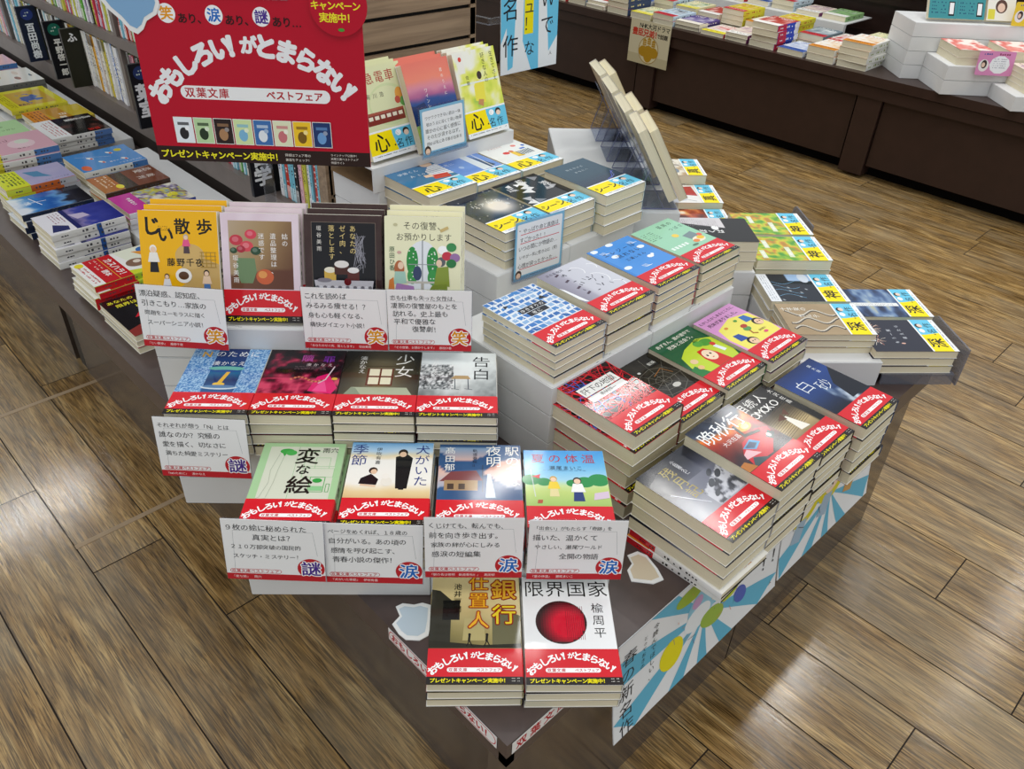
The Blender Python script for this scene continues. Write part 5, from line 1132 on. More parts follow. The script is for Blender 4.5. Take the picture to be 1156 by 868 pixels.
# ------------------------------------------------------------------ pictures hung over the right table edge
def banner(x0, w_, h_, label, seed, first):
    t = empty('edge_poster', Matrix.Translation((x0, .314, .400))); A = Art(); r_ = random.Random(seed)
    W, H = w_ * 1000, h_ * 1000; cx, cy = W * .5, H * .5
    A.rect(0, 0, W, H, '#e9ecee')
    n = 22
    for i in range(0, n, 2):
        a0, a1 = 2 * math.pi * i / n, 2 * math.pi * (i + .9) / n; P = [(cx, cy)]
        for a in (a0, a1):
            d = min((cx if math.cos(a) else 1) / max(1e-6, abs(math.cos(a))), cy / max(1e-6, abs(math.sin(a)))); P.append((cx + d * math.cos(a), cy + d * math.sin(a)))
        A.poly(P, '#5fb4d2')
    if first:
        A.txt('春の新名作', 26, H - 40, 30, '#23262e', 0.0, True, 1.1); A.txt('今読んでほしい、', 76, H - 24, 12, '#23262e', 0.0, True, 1.15); A.txt('とっておきの', 56, H - 30, 9, '#23262e', 0.0, True, 1.2)
        for (x, y, rx, ry, c) in ((150, 160, 34, 16, '#9cb83a'), (190, 120, 40, 34, '#8fc6dc'), (176, 96, 30, 22, '#e9eef0'), (120, 70, 26, 28, '#e8dc1c'), (230, 150, 34, 24, '#e8c8a8'), (252, 100, 32, 26, '#b9c83a'), (214, 70, 30, 18, '#9ab84a'), (270, 140, 18, 16, '#e8a07a'), (170, 130, 12, 12, '#c8a0c8'), (226, 110, 20, 12, '#f0d8c0'), (286, 60, 14, 20, '#4a62b8')): A.circ(x, y, rx, ry, c, 24, r_.uniform(-20, 40))
        for i in range(26): x, y = r_.uniform(120, 280), r_.uniform(50, 160); A.line([(x, y), (x + r_.uniform(-20, 20), y + r_.uniform(-12, 12))], .8, r_.choice(['#3a3f52', '#8a7a9a', '#d88a6a', '#5a8a9a']), up=False)
        A.k += 1; A.txt('Ｗ', W - 46, H - 60, 34, '#23262e', 0.0); A.txt('！！', W - 36, H - 110, 34, '#23262e', 0.0, gap=.8); A.txt('人', W - 18, 20, 8, '#23262e', 0.0)
    else:
        for (x, y, s_, c, c2) in ((70, 110, 46, '#d8cf22', '#e9e6dc'), (150, 118, 50, '#d8cf22', '#efd3bc'), (236, 120, 44, '#d8cf22', '#8a6a3a')):
            A.circ(x, y, s_, s_ * .8, c, 24, 30); A.circ(x + 4, y - 2, s_ * .62, s_ * .4, c2, 20, 40); A.circ(x, y + s_ * .3, s_ * .3, s_ * .26, '#f2dcc8', 18); A.circ(x - 4, y + s_ * .5, s_ * .3, s_ * .18, '#3a4a6a' if x < 100 else '#8a5a2c', 18); A.poly([(x - 40, y - 60), (x - 10, y - 70), (x + 6, y - 30), (x - 24, y - 24)], '#c89a5a' if x > 200 else '#9fb8cc')
        for i in range(14): x, y = r_.uniform(30, 270), r_.uniform(50, 150); A.line([(x, y), (x + r_.uniform(-18, 18), y + r_.uniform(-18, 18))], 1.2, '#4a4a4a', up=False)
        A.k += 1
    m = MB(); nn = 14                       # sheet, curling away from the table towards its foot
    def curl(p):
        v = -p.z / h_; return Vector((p.x, p.y - .018 * v * v, p.z))
    m.art(A, M_SATIN, axes((0, 0, -h_), (1, 0, 0), (0, 0, 1), (0, -1, 0)), step=2.5e-5)
    # cut every printed shape into strips so that it can curl
    me = m.mesh('sheet'); import bmesh
    bm = bmesh.new(); bm.from_mesh(me)
    for k in range(1, nn):
        g = bm.verts[:] + bm.edges[:] + bm.faces[:]; bmesh.ops.bisect_plane(bm, geom=g, plane_co=(0, 0, -h_ * k / nn), plane_no=(0, 0, 1))
    for v in bm.verts: v.co = curl(v.co)
    bm.to_mesh(me); bm.free(); link('sheet', me, t)
    m = MB()
    for k in range(nn):
        a, b = -h_ * k / nn, -h_ * (k + 1) / nn; P = []
        for (x, z) in ((0, a), (w_, a), (w_, b), (0, b)): P.append(curl(Vector((x, 0, z))))
        P = [p + Vector((0, .0008, 0)) for p in P]; Q = [p + Vector((0, .0006, 0)) for p in P]; m.quadbox([Q[3], Q[2], P[2], P[3], Q[0], Q[1], P[1], P[0]], M_PAPER, lin('#e2e4e6'))
    link('backing', m.mesh('backing'), t); tag(t, label, 'poster')
banner(.520, .392, .185, 'blue and white rayed poster hanging from the table edge near the front corner', 3, True)
banner(.914, .300, .175, 'rayed poster with yellow figures hanging from the far part of the table edge', 8, False)

# die-cut blank cards lying on the tabletop (their printed mascots are left out)
def sticker(x, y, yaw, P, label, tint):
    t = empty('die_cut_card', pose(x, y, Z0, yaw)); m = MB(); m.prism([(a * .001, b * .001) for a, b in P], 0, .0012, M_SATIN, lin('#eef0f0')); link('card', m.mesh('card'), t)
    A = Art(); cx = sum(p[0] for p in P) / len(P); cy = sum(p[1] for p in P) / len(P)
    A.poly([(cx + (a - cx) * .8, cy + (b - cy) * .8) for a, b in P], tint)
    m = MB(); m.art(A, M_SATIN, Matrix.Translation((0, 0, .0013))); link('print', m.mesh('print'), t); tag(t, label, 'card')
sticker(.366, .508, YD, [(-15, -18), (-6, -26), (10, -27), (20, -20), (22, 0), (22, 24), (10, 28), (0, 25), (-14, 27), (-22, 22), (-16, 8), (-24, -4)], 'small cloud-shaped die-cut card with pale blue print left of the sepia city book', '#c3d3df')
sticker(.642, .372, YD - 4, [(-20, -24), (8, -26), (22, -18), (16, 0), (4, 22), (-8, 28), (-22, 20), (-17, 6), (-24, -6)], 'small cloud-shaped die-cut card with tan print beside the card row', '#d8cbb2')

# ------------------------------------------------------------------ acrylic things
def acryl_plate(x, y, z, yaw, w_, h_, label, tab=True):
    o = frame(yaw, x, y, z); t = empty('acrylic_divider', pose(o[0], o[1], o[2], yaw)); m = MB()
    m.prism([(0, 0), (w_, 0), (w_, h_ - .012), (w_ - .004, h_ - .004), (w_ - .012, h_), (0, h_)], 0, .003, M_ACRYG, M=Matrix.Rotation(90 * D2R, 4, 'X')); link('plate', m.mesh('plate'), t)
    m = MB(); m.box(0, -.003, -.002, w_, .0, 0, M_ACRYG); link('foot', m.mesh('foot'), t); tag(t, label, 'divider', 'grey acrylic dividers')
acryl_plate(1.108, -.866, .400, YE, .125, .072, 'grey acrylic divider beside the navy sparkler stack')
acryl_plate(1.530, -.736, .447, YE, .115, .056, 'grey acrylic divider behind the leafy green stacks')

box_tier([1.375, 1.595], -.405, -.30, [Z0, Z1, Z2, Z3, Z4], YE, 'under the near clear easels')
box_tier([1.597, 1.84], -.405, -.20, [Z0, Z1, Z2, Z3, Z4], YE, 'under the far clear easels')
def easel(x, y, z, yaw, label):
    o = frame(yaw, x, y, z); t = empty('clear_easel', pose(o[0], o[1], o[2], yaw)); a = 60 * D2R
    m = MB(); w_, h_ = .085, .12; n1 = Vector((0, math.cos(a), math.sin(a)))
    P0 = Vector((.01, 0, .002)); P1 = Vector((.01 + w_, 0, .002)); u = n1 * h_; th = Vector((0, math.sin(a), -math.cos(a))) * .002
    def slab(m, p, q, r_, s_, th): m.quadbox([p, q, q + th, p + th, s_, r_, r_ + th, s_ + th], M_ACRY)
    slab(m, P0, P1, P1 + u, P0 + u, th); link('back_rest', m.mesh('back_rest'), t)
    m = MB(); m.box(.01, -.022, 0, .01 + w_, .062, .002, M_ACRY); m.box(.01, -.024, 0, .01 + w_, -.022, .016, M_ACRY); link('base', m.mesh('base'), t)
    for s_ in (.01, .01 + w_ - .002):
        m = MB(); m.prism([(0.0, .002), (.062, .002), (math.cos(a) * h_ * .75 + .002, math.sin(a) * h_ * .75)], 0, .002, M_ACRY, M=axes((s_, 0, 0), (0, 1, 0), (0, 0, 1), (1, 0, 0)))
        link('side_gusset', m.mesh('side_gusset'), t)
    m = MB()
    for s_ in (.01, .01 + w_):
        m.box(s_ - .0004, 0, 0, s_ + .0004, .0008, h_, M_ACRYE, M=Matrix.Translation((0, .002, .002)) @ Matrix.Rotation(-(math.pi / 2 - a), 4, 'X'))
        m.box(s_ - .0006, -.022, .001, s_ + .0006, .062, .0025, M_ACRYE)
        m.box(s_ - .0006, 0, 0, s_ + .0006, .0012, .078, M_ACRYE, M=Matrix.Translation((0, .062, .002)) @ Matrix.Rotation(18 * D2R, 4, 'X'))
    link('cut_edges', m.mesh('cut_edges'), t)
    tag(t, label, 'book stand', 'clear easels with their backs to the camera')
kind('plainback', c_generic(7), .0165, None, spine='#d8d4cc', back='#dcdad4', edge='#d8d4cc'); kind('plainwarm', c_generic(2), .0165, None, spine='#cdbfb2', back='#d9cfc6', edge='#cdbfb2')
EX = [(1.378, -.378, 0), (1.495, -.372, 2), (1.618, -.366, 3), (1.742, -.360, 5)]
nm = ['nearest', 'second', 'third', 'farthest']
for i, (x, y, dy) in enumerate(EX):
    easel(x, y, Z4, YE, 'clear acrylic easel, %s of the four seen from behind' % nm[i])
    for k in range(2 if i != 2 else 1):
        th = .0165; o = frame(YE, x + .004 * k, y - .0035 - .0205 * k, Z4 + .0165)
        book('plainwarm' if k else 'plainback', pose(o[0], o[1], o[2], YE + dy, 60), 'pale upright book seen from behind on the %s clear easel, %s' % (nm[i], 'outer one' if k else 'inner one'), 'books on the clear easels')

# ------------------------------------------------------------------ long side table: face-up books with spines to the camera
def sb(key, kind_, T, spine, segs=(), W=.128, title=None, sm='#4a4a50'):
    kind(key, side_cover(kind_), T, None, W=105, L=148, spine=spine, segs=list(segs), smarks=sm, edge=spine, title=title)
WH = '#e3e3e0'
sb('s_arrow', 'arrow', .012, '#17161a'); sb('s_kasu', 'kasu', .012, '#a8c832', [(0, 74, '#c8232c')]); sb('s_night', 'night', .0145, WH, [(88, 98, '#2f5aa0')])
sb('s_sky', 'sky', .0145, '#1d2a44'); sb('s_lav', 'lav', .0145, '#c8652c', [(0, 50, '#cfd83a'), (112, 148, '#b9bcc4')]); sb('s_pink', 'pink', .0145, WH, [(0, 20, '#dcd43a'), (92, 148, '#4a7ab8')])
sb('s_green', 'green', .0145, '#e0e6d8'); sb('s_brown', 'brown', .0125, '#4a342a'); sb('s_manga', 'manga', .0125, '#d8d6dc', [(120, 148, '#2a3a8a')])
sb('s_fly', 'fly', .0145, WH, [(112, 148, '#3f74b4')]); sb('s_wob', 'wob', .0145, WH, [(104, 148, '#4a72b0')]); sb('s_gold', 'gold', .0125, '#b8a040'); sb('s_iris', 'iris', .0125, '#d6cc3a'); sb('s_cats', 'cats2', .0145, '#6a6a64')
G6 = 'face-up books on the long side table'
def side(key, n, x, ynear, z0, W, desc, short, rot=0):
    # yaw -90: cover foot to -X, spine to -Y.  local origin = left foot corner, which is the far one
    K_ = KINDS[key]; sc = W / .105
    z = z0
    for i in range(n):
        top = i == n - 1; dx, dy, dr = (0, 0, 0) if top else (_rs.uniform(-.006, .006), _rs.uniform(-.008, .008), _rs.uniform(-2, 2))
        M = pose(x + dx, ynear + W + dy, z, -90 + rot + dr) @ Matrix.Diagonal((sc, 1.0, 1, 1))
        book(key, M, desc if top and n == 1 else desc + ', topmost of its stack' if top else '%s book down in the stack under the %s' % (ORD[n - 1 - i], short), G6)
        z += K_['T'] + .0002
box_tier([.535, .778], 1.32, 2.145, [Z0, Z0 + .032], 0, 'riser, nearer, along the foot of the book shelf')
white_box(.535, 2.235, Z0, .778, 3.60, Z0 + .032, 0, 'plain white riser box, farther, along the foot of the book shelf', 'white riser boxes')
stack('s_arrow', 3, .367, 1.270, Z0, 1, 'black paperback with red and blue arrows and yellow lettering', 'black arrow cover', G6)
side('s_kasu', 5, .366, 1.435, Z0, .108, 'white, red and green paperback with a curled animal', 'red and green cover', 2)
side('s_night', 5, .378, 1.668, Z0, .108, 'indigo night scene book with a white lower half', 'indigo night cover', 1)
side('s_sky', 4, .376, 1.835, Z0, .10, 'sky blue and black comet book', 'sky blue comet cover')
side('s_lav', 5, .384, 1.95, Z0, .108, 'lavender book with a whale and yellow-green band', 'lavender whale cover', 1)
side('s_pink', 6, .415, 2.13, Z0, .14, 'dusty pink book with pale petals', 'dusty pink cover')
side('s_green', 5, .41, 2.30, Z0, .13, 'pale green book with dark brush lettering', 'pale green lettering cover')
side('s_cats', 4, .40, 2.46, Z0, .14, 'white book with beige blots left of the yellow flower book', 'white beige blot cover')
ZR = Z0 + .032
side('s_manga', 3, .538, 1.68, ZR, .108, 'yellow and violet comic paperback with a magenta band', 'violet comic cover', 1)
side('s_brown', 3, .543, 1.815, ZR, .105, 'brown and black paperback with an orange band', 'brown orange-band cover', 1)
side('s_fly', 3, .548, 1.945, ZR, .13, 'bright blue book with small flying figures', 'bright blue flying cover', 1)
side('s_wob', 3, .568, 2.20, ZR + .004, .15, 'black book with red title and white band', 'black book with white band', 1)
side('s_gold', 2, .588, 2.365, ZR + .012, .12, 'golden ochre paperback with an orange band', 'golden ochre cover', 1)
side('s_iris', 2, .572, 2.52, ZR + .012, .19, 'yellow paperback with a blue flower bouquet', 'yellow bouquet cover', 1)
side('s_cats', 2, .60, 2.77, ZR + .01, .16, 'white book with beige blots at the far end of the riser', 'far white beige blot cover')
side('s_pink', 3, .59, 2.98, ZR, .13, 'dusty pink petal book at the far riser end', 'far dusty pink cover')
side('s_sky', 4, .42, 2.66, Z0, .13, 'sky blue and black comet book at the far end of the table', 'far sky blue cover')

# ------------------------------------------------------------------ book shelf unit with slat end panel
def shelf_unit():
    t = empty('bookshelf', Matrix.Translation((.98, 2.9, 0))); O = Matrix.Translation((-.98, -2.9, 0)); Y0, Y1 = 1.318, 4.5
    def part(name, *bs, mat=M_SHELF):
        m = MB()
        for b in bs: m.box(*b, mat, M=O)
        link(name, m.mesh(name), t)
    part('plinth', (.80, Y0, 0, 1.16, Y1, .447), mat=M_SHELFD)
    part('shelf_board', (.787, Y0, .449, 1.15, Y1, .497)); part('shelf_board', (.795, Y0, .655, 1.15, Y1, .682)); part('shelf_board', (.795, Y0, .90, 1.15, Y1, .925)); part('shelf_board', (.795, Y0, 1.15, 1.15, Y1, 1.175))
    for y in (2.235, 3.18, 4.1): part('upright', (.797, y, .497, 1.15, y + .02, 1.9))
    part('back_board', (1.13, Y0, .447, 1.15, Y1, 1.9), mat=M_SHELFD); part('top_board', (.795, Y0, 1.88, 1.15, Y1, 1.9))
    m = MB(); z = .42
    for z1 in (.565, .69, .815, .842 + .03, .985, 1.11, 1.235, 1.36, 1.485, 1.61, 1.9):
        m.box(.797, 1.300, z, 1.168, 1.318, z1 - .007, M_WOODP, M=O); m.box(.80, 1.306, z1 - .007, 1.16, 1.318, z1, M_GROOVE, M=O); z = z1
    m.box(.790, 1.300, .42, .802, 1.33, 1.9, M_WOODP, M=O); m.box(1.155, 1.300, .42, 1.17, 1.33, 1.9, M_WOODP, M=O)
    link('slat_end_panel', m.mesh('slat_end_panel'), t)
    tag(t, 'tall grey-brown bookshelf with light wooden slat end panel', 'bookshelf')
shelf_unit()
# upright spines: local x (spine side) -> -X, local y -> up, thickness -> +Y
SP = [('#e9e6dc', '#444444'), ('#f0eee8', '#5a4a8a'), ('#d8c23a', '#333333'), ('#efe9d8', '#a83a3a'), ('#1f8f6a', '#f0f0e8'), ('#e8e8ea', '#3a5a9a'), ('#3a6fc0', '#f0f0f0'), ('#8a8578', '#f0eee4'),
      ('#c8354a', '#f4e8e4'), ('#1c1c20', '#e8e4dc'), ('#dfd9c8', '#7a4a2a'), ('#7ac0d4', '#22404a'), ('#e2a83a', '#4a2a1a'), ('#5aa832', '#f0f4e8'), ('#c9c84a', '#2a2a1a'), ('#6a3a7a', '#f0e8f0'), ('#e8b8c4', '#5a2a3a'), ('#c0392b', '#f8e0d8')]
for i, (c, s_) in enumerate(SP):
    for k, T in enumerate((.009, .013)):
        kind('sp%d_%d' % (i, k), lambda a, c=c: a.rect(0, 0, 105, 148, c), T, None, W=100 if i % 3 else 105, spine=c, smarks=s_, edge=c, back=c,
             segs=[(2, 30, mixc(c, '#ffffff', .55))] if i % 2 else [(118, 146, mixc(s_, c, .4))])
ORN = ['first'] + ORD[1:] + ['eleventh', 'twelfth']
CN = ['cream', 'white', 'mustard', 'ivory with red lettering', 'sea green', 'pale grey', 'blue', 'taupe', 'crimson', 'black', 'beige', 'aqua', 'orange', 'leaf green', 'lime', 'purple', 'pink', 'scarlet']
def spine_row(y0, y1, z, seq, x, group, where, seed):
    r_ = random.Random(seed); y = y0; i = 0; cnt = {}
    while y < y1:
        ci = seq[i % len(seq)]; k = r_.randint(0, 1); T = (.009, .013)[k]; ln = r_.uniform(-.8, .8)
        W = .1 if ci % 3 else .105
        M = axes((x + W + r_.uniform(-.002, .006), y, z), (-1, 0, 0), (0, 0, 1), (0, 1, 0))
        cnt[ci] = cnt.get(ci, 0) + 1; n = cnt[ci]
        book('sp%d_%d' % (ci, k), M, '%s %s spine %s' % (ORN[min(n, 12) - 1], CN[ci].split(' ')[0], where), group)
        y += T + .0007; i += 1
S1 = [0, 5, 1, 7, 6, 5, 1, 4, 2, 0, 12, 5, 1, 12, 0, 10]
spine_row(2.27, 2.66, .4972, S1, .803, 'spines on the lower shelf', 'from the near end, shelf behind the black plates', 4)
spine_row(2.68, 3.16, .4972, [11, 5, 11, 1, 9, 5, 14, 0, 1, 5], .803, 'spines on the lower shelf', 'from the near end, shelf by the navy plate', 5)
spine_row(3.22, 3.55, .4972, [11, 12, 16, 14, 3, 12, 5], .803, 'spines on the lower shelf', 'from the near end, far left lower shelf', 6)
spine_row(1.34, 1.50, .4972, [11, 11, 17, 11, 5, 14, 2, 16, 16, 9], .803, 'spines on the lower shelf', 'on the lower shelf by the slat panel', 7)
spine_row(1.56, 1.86, .4972, [13, 16, 11, 11, 1, 16, 8, 0, 11, 11], .803, 'spines on the lower shelf', 'on the lower shelf below the red sign', 8)
spine_row(1.98, 2.22, .4972, [9, 0, 9, 9, 8, 16, 13], .803, 'spines on the lower shelf', 'on the lower shelf at the sign edge', 9)
spine_row(1.95, 2.22, .6825, [1, 13, 17, 5, 17, 5, 11, 17], .803, 'spines on the upper shelf', 'on the upper shelf at the sign edge', 10)
spine_row(2.27, 2.80, .6825, [5, 1, 14, 5, 14, 8, 15, 5, 8, 5, 14, 9, 5, 15, 5, 13, 13, 9, 14], .803, 'spines on the upper shelf', 'on the upper shelf at the left', 11)
def plate(y, x0, txt, label, badge, z=.4975, h_=.155, w_=.052, c='#15161c'):
    t = empty('name_plate', Matrix.Translation((x0, y, z))); m = MB(); m.box(0, 0, 0, w_ + .06, .010, h_, M_BLACK); A = Art()
    A.rect(0, 0, w_ * 1000, h_ * 1000, c)
    if badge: A.circ(w_ * 500, h_ * 1000 - 22, 17, 16, badge); A.marks(w_ * 500 - 10, h_ * 1000 - 30, w_ * 500 + 10, h_ * 1000 - 14, '#c8d8d0', 5, 8, 2)
    s_ = min(w_ * 800, (h_ * 1000 - (46 if badge else 10) - 8) / max(1, len(txt))); s_ = min(s_, 26 if len(txt) == 1 else 99); A.txt(txt, w_ * 500, h_ * 1000 - (46 if badge else 10) - s_ * .5, s_, '#e9ebec', .05, True, 1.0)
    m.art(A, M_SATIN, axes((0, -.0003, 0), (1, 0, 0), (0, 0, 1), (0, -1, 0))); link('plate', m.mesh('plate'), t); tag(t, label, 'name plate', 'black name plates between the spines')
plate(2.86, .748, '百田尚樹', 'navy name plate with four white characters and blue disc', '#2a3a7a', c='#1a2236')
plate(2.63, .745, '平野啓一郎', 'black name plate with five white characters and green disc', '#1f6a5a')
plate(2.52, .752, 'ふ', 'plain dark olive name plate with one white character', None, c='#26261c')
plate(2.08, .750, '葉室', 'dark name plate at the left edge of the red sign', '#2a3a6a')
plate(1.53, .752, '葉目学', 'black name plate with large white characters below the red sign', None)
def hook_toy():
    t = empty('white_hook', Matrix.Translation((.79, 1.345, .498))); m = MB(); m.rbox(-.012, -.012, 0, .012, .012, .03, M_WHITEP, .006); link('knob', m.mesh('knob'), t)
    m = MB(); m.rbox(-.016, -.016, 0, .016, .016, .008, M_WHITEP, .006); link('base', m.mesh('base'), t); tag(t, 'small white plastic knob at the end of the spine row', 'knob')
hook_toy()
# cupboard-like grey box between shelf and rear riser
# ------------------------------------------------------------------ island behind
def island():
    t = empty('island_counter', Matrix.Translation((3.6, 2.3, 0))); O = Matrix.Translation((-3.6, -2.3, 0))
    def part(name, *bs, mat=M_ISLAND):
        m = MB()
        for b in bs: m.box(*b, mat, M=O)
        link(name, m.mesh(name), t)
    part('tabletop', (3.245, -.9, .362, 4.55, 5.6, .397))
    part('edge_rail', (3.255, -.9, .315, 3.275, 5.6, .358)); part('shadow_gap', (3.27, -.9, .357, 3.28, 5.6, .363), mat=M_GROOVE)
    for y0, y1 in ((-.9, .33), (.35, 1.265), (1.38, 2.36), (2.48, 3.42), (3.54, 4.5)): part('front_panel', (3.275, y0, .055, 3.295, y1, .352))
    for y in (1.27, 2.365, 3.43): part('post', (3.262, y, .015, 3.33, y + .10, .355))
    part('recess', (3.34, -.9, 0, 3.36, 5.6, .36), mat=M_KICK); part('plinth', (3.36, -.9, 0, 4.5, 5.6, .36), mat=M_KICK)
    tag(t, 'long dark brown island counter piled with books across the aisle', 'counter')
    t = empty('back_shelf', Matrix.Translation((4.2, 2.3, .397))); O = Matrix.Translation((-4.2, -2.3, -.397))
    def part(name, *bs, mat=M_ISLAND):
        m = MB()
        for b in bs: m.box(*b, mat, M=O)
        link(name, m.mesh(name), t)
    part('back_panel', (4.02, 1.0, .397, 4.05, 5.6, 1.4)); part('shelf_board', (3.90, 1.0, .60, 4.02, 5.6, .62), (3.90, 1.0, .86, 4.02, 5.6, .88)); part('fascia', (3.99, 1.0, .52, 4.02, 5.6, .60))
    tag(t, 'dark brown shelf standing on the island counter behind the books', 'bookshelf')
island()
t = empty('ledge_riser', Matrix.Translation((3.72, 3.3, .397))); m = MB(); m.box(-.02, -1.6, 0, 0, 2.2, .062, M_BOX); m.box(-.02, -1.6, .062, .24, 2.2, .066, M_BOX); link('board', m.mesh('board'), t); tag(t, 'long white ledge riser behind the island books', 'riser')
G7 = 'books on the island counter'
for i in range(14): kind('g%d' % i, c_generic(i), (.016, .021, .026)[i % 3], None, spine=PAL[i % 12][0], smarks=PAL[i % 12][1], edge=PAL[i % 12][0], segs=[(0, 60, PAL[i % 12][1])] if i % 3 == 0 else [], mat=M_PAPER)
kind('g_tall', c_generic(9), .024, None, spine='#2a4ab8', segs=[(0, 60, '#c02a4a'), (118, 147, '#e8e8ec')], smarks='#f0f0f0', edge='#b83040', mat=M_PAPER)
kind('g_white', c_generic(5), .024, None, spine='#e9e9e2', smarks='#8a9a4a', edge='#e9e9e2', mat=M_PAPER)
TN = ['cream and red', 'pale blue', 'pale yellow and green', 'pinkish beige', 'ice blue', 'white and orange', 'violet', 'yellow and red', 'slate grey', 'brick red', 'sage green', 'dark blue', 'cream', 'grey-blue']
r_ = random.Random(5)
def isl(key, n, x, y, W, z0, desc):
    z = z0; K_ = KINDS[key]
    for i in range(n):
        top = i == n - 1
        M = pose(x + (0 if top else r_.uniform(-.006, .006)), y + W + (0 if top else r_.uniform(-.006, .006)), z, -90 + r_.uniform(-2, 2)) @ Matrix.Diagonal((W / .105, 1.15, 1, 1))
        book(key, M, desc + (', topmost of its stack' if n > 1 else '') if top else '%s down under the %s' % (ORD[n - 1 - i], desc), G7); z += K_['T'] + .0002
row1 = [('g_white', 4, 1.375, .125), ('g5', 2, 1.515, .12), ('g1', 1, 1.645, .12), ('g_tall', 4, 1.78, .125), ('g3', 2, 1.915, .11), ('g0', 1, 2.035, .12), ('g6', 2, 2.165, .13), ('g4', 2, 2.305, .12), ('g2', 1, 2.435, .12), ('g11', 3, 2.57, .13), ('g9', 2, 2.71, .12), ('g8', 1, 2.84, .12), ('g12', 2, 2.97, .12), ('g7', 3, 3.10, .12), ('g10', 2, 3.23, .12), ('g13', 2, 3.36, .12)]
for j, (k, n, y, W) in enumerate(row1): isl(k, n, 3.275 + r_.uniform(0, .01), y, W, Z0, '%s book, %s front stack from the white boxes' % ({'g_white': 'white and olive', 'g_tall': 'red and blue spined'}.get(k) or TN[int(k[1:])], ORN[j] if j < 12 else 'distant %s' % ORN[j - 12]))
row2 = [('g2', 3, 1.40), ('g12', 3, 1.535), ('g8', 2, 1.665), ('g7', 4, 1.80), ('g5', 2, 1.93), ('g7', 4, 2.06), ('g9', 3, 2.19), ('g2', 2, 2.32), ('g4', 3, 2.45), ('g1', 2, 2.58), ('g13', 2, 2.71), ('g4', 3, 2.84), ('g0', 2, 2.97), ('g3', 3, 3.10), ('g6', 2, 3.23)]
for j, (k, n, y) in enumerate(row2): isl(k, n, 3.455 + r_.uniform(0, .01), y, .115, Z0, '%s book, %s middle stack from the white boxes' % (TN[int(k[1:])], ORN[j] if j < 12 else 'distant %s' % ORN[j - 12]))
row3 = [('g10', 1, 1.72), ('g3', 1, 1.85), ('g4', 2, 1.98), ('g1', 1, 2.11), ('g12', 2, 2.24), ('g8', 1, 2.37), ('g13', 2, 2.50), ('g5', 1, 2.63), ('g0', 1, 2.76), ('g7', 1, 2.89)]
for j, (k, n, y) in enumerate(row3): isl(k, n, 3.742, y, .115, Z0 + .067, '%s book, %s stack on the rear white ledge' % (TN[int(k[1:])], ORN[j]))
YI = -45
box_tier([1.454, 1.95], 3.225, 3.435, [Z0, Z1, Z2, Z3, Z4], YI, 'of the tall island stair')
box_tier([1.526, 2.0], 3.025, 3.223, [Z0, Z1, Z2], YI, 'of the middle island stair')
box_tier([1.700, 2.20], 2.850, 3.023, [Z0, Z1], YI, 'of the low island stair')
G8 = 'books on the island stair boxes'
def ist(key, n, x, y, z, desc, tilt=None):
    if tilt:
        o = frame(YI, x, y, z); book(key, pose(o[0], o[1], o[2] + .003, YI, tilt), desc, G8); return
    o = frame(YI, x, y, 0); zz = z
    for i in range(n):
        book(key, pose(o[0], o[1], zz, YI) @ Matrix.Diagonal((1.2, 1.15, 1, 1)), desc + ', topmost' if i == n - 1 else '%s book down under the %s' % (ORD[n - 1 - i], desc), G8); zz += KINDS[key]['T'] + .0002
kind('i_red', lambda a: (a.rect(0, 0, 105, 148, '#e9d8cc'), a.grid(0, 0, 105, 148, 10, 14, lambda u, v: ramp(fbm(u * 5, v * 5, 2), (.4, '#f2e6dc'), (.5, '#d8564c'), (.7, '#e89a90')))), .026, None, spine='#e8ddd0', mat=M_PAPER, edge='#e8ddd0')
kind('i_pale', c_generic(3), .017, None, spine='#e9e9e2', mat=M_PAPER, edge='#dfe3e6')
ist('i_red', 2, 1.555, 3.04, Z2, 'red and white patterned book nearest the tall white boxes'); ist('i_red', 2, 1.735, 3.04, Z2, 'red and white patterned book right of the pink card'); ist('i_pale', 4, 1.745, 2.86, Z1, 'pale book stack on the low island stair')
kind('i_teal', lambda a: (a.rect(0, 0, 105, 148, '#3f8f96'), a.marks(10, 10, 70, 60, '#1c4a6a', 6, 12, 3), a.rect(74, 10, 96, 60, '#14161a'), a.rect(77, 16, 93, 56, '#e9ebec')), .02, None, spine='#e9e6d8', mat=M_PAPER, edge='#3f8f96')
kind('i_face', lambda a: (a.rect(0, 0, 105, 148, '#e9e6dc'), a.circ(52, 50, 22, 24, '#5a4038'), a.circ(52, 46, 14, 16, '#e3c3b0'), a.rect(4, 4, 30, 40, '#d8cf4a')), .02, None, spine='#e9e6d8', mat=M_PAPER, edge='#e9e6dc')
ist('i_teal', 1, 1.505, 3.27, Z4, 'teal upright book on the tall island stair', 62); ist('i_teal', 1, 1.61, 3.272, Z4, 'second teal upright book on the tall island stair', 62)
ist('i_face', 1, 1.722, 3.272, Z4, 'white upright book with a portrait on the island stair', 62)
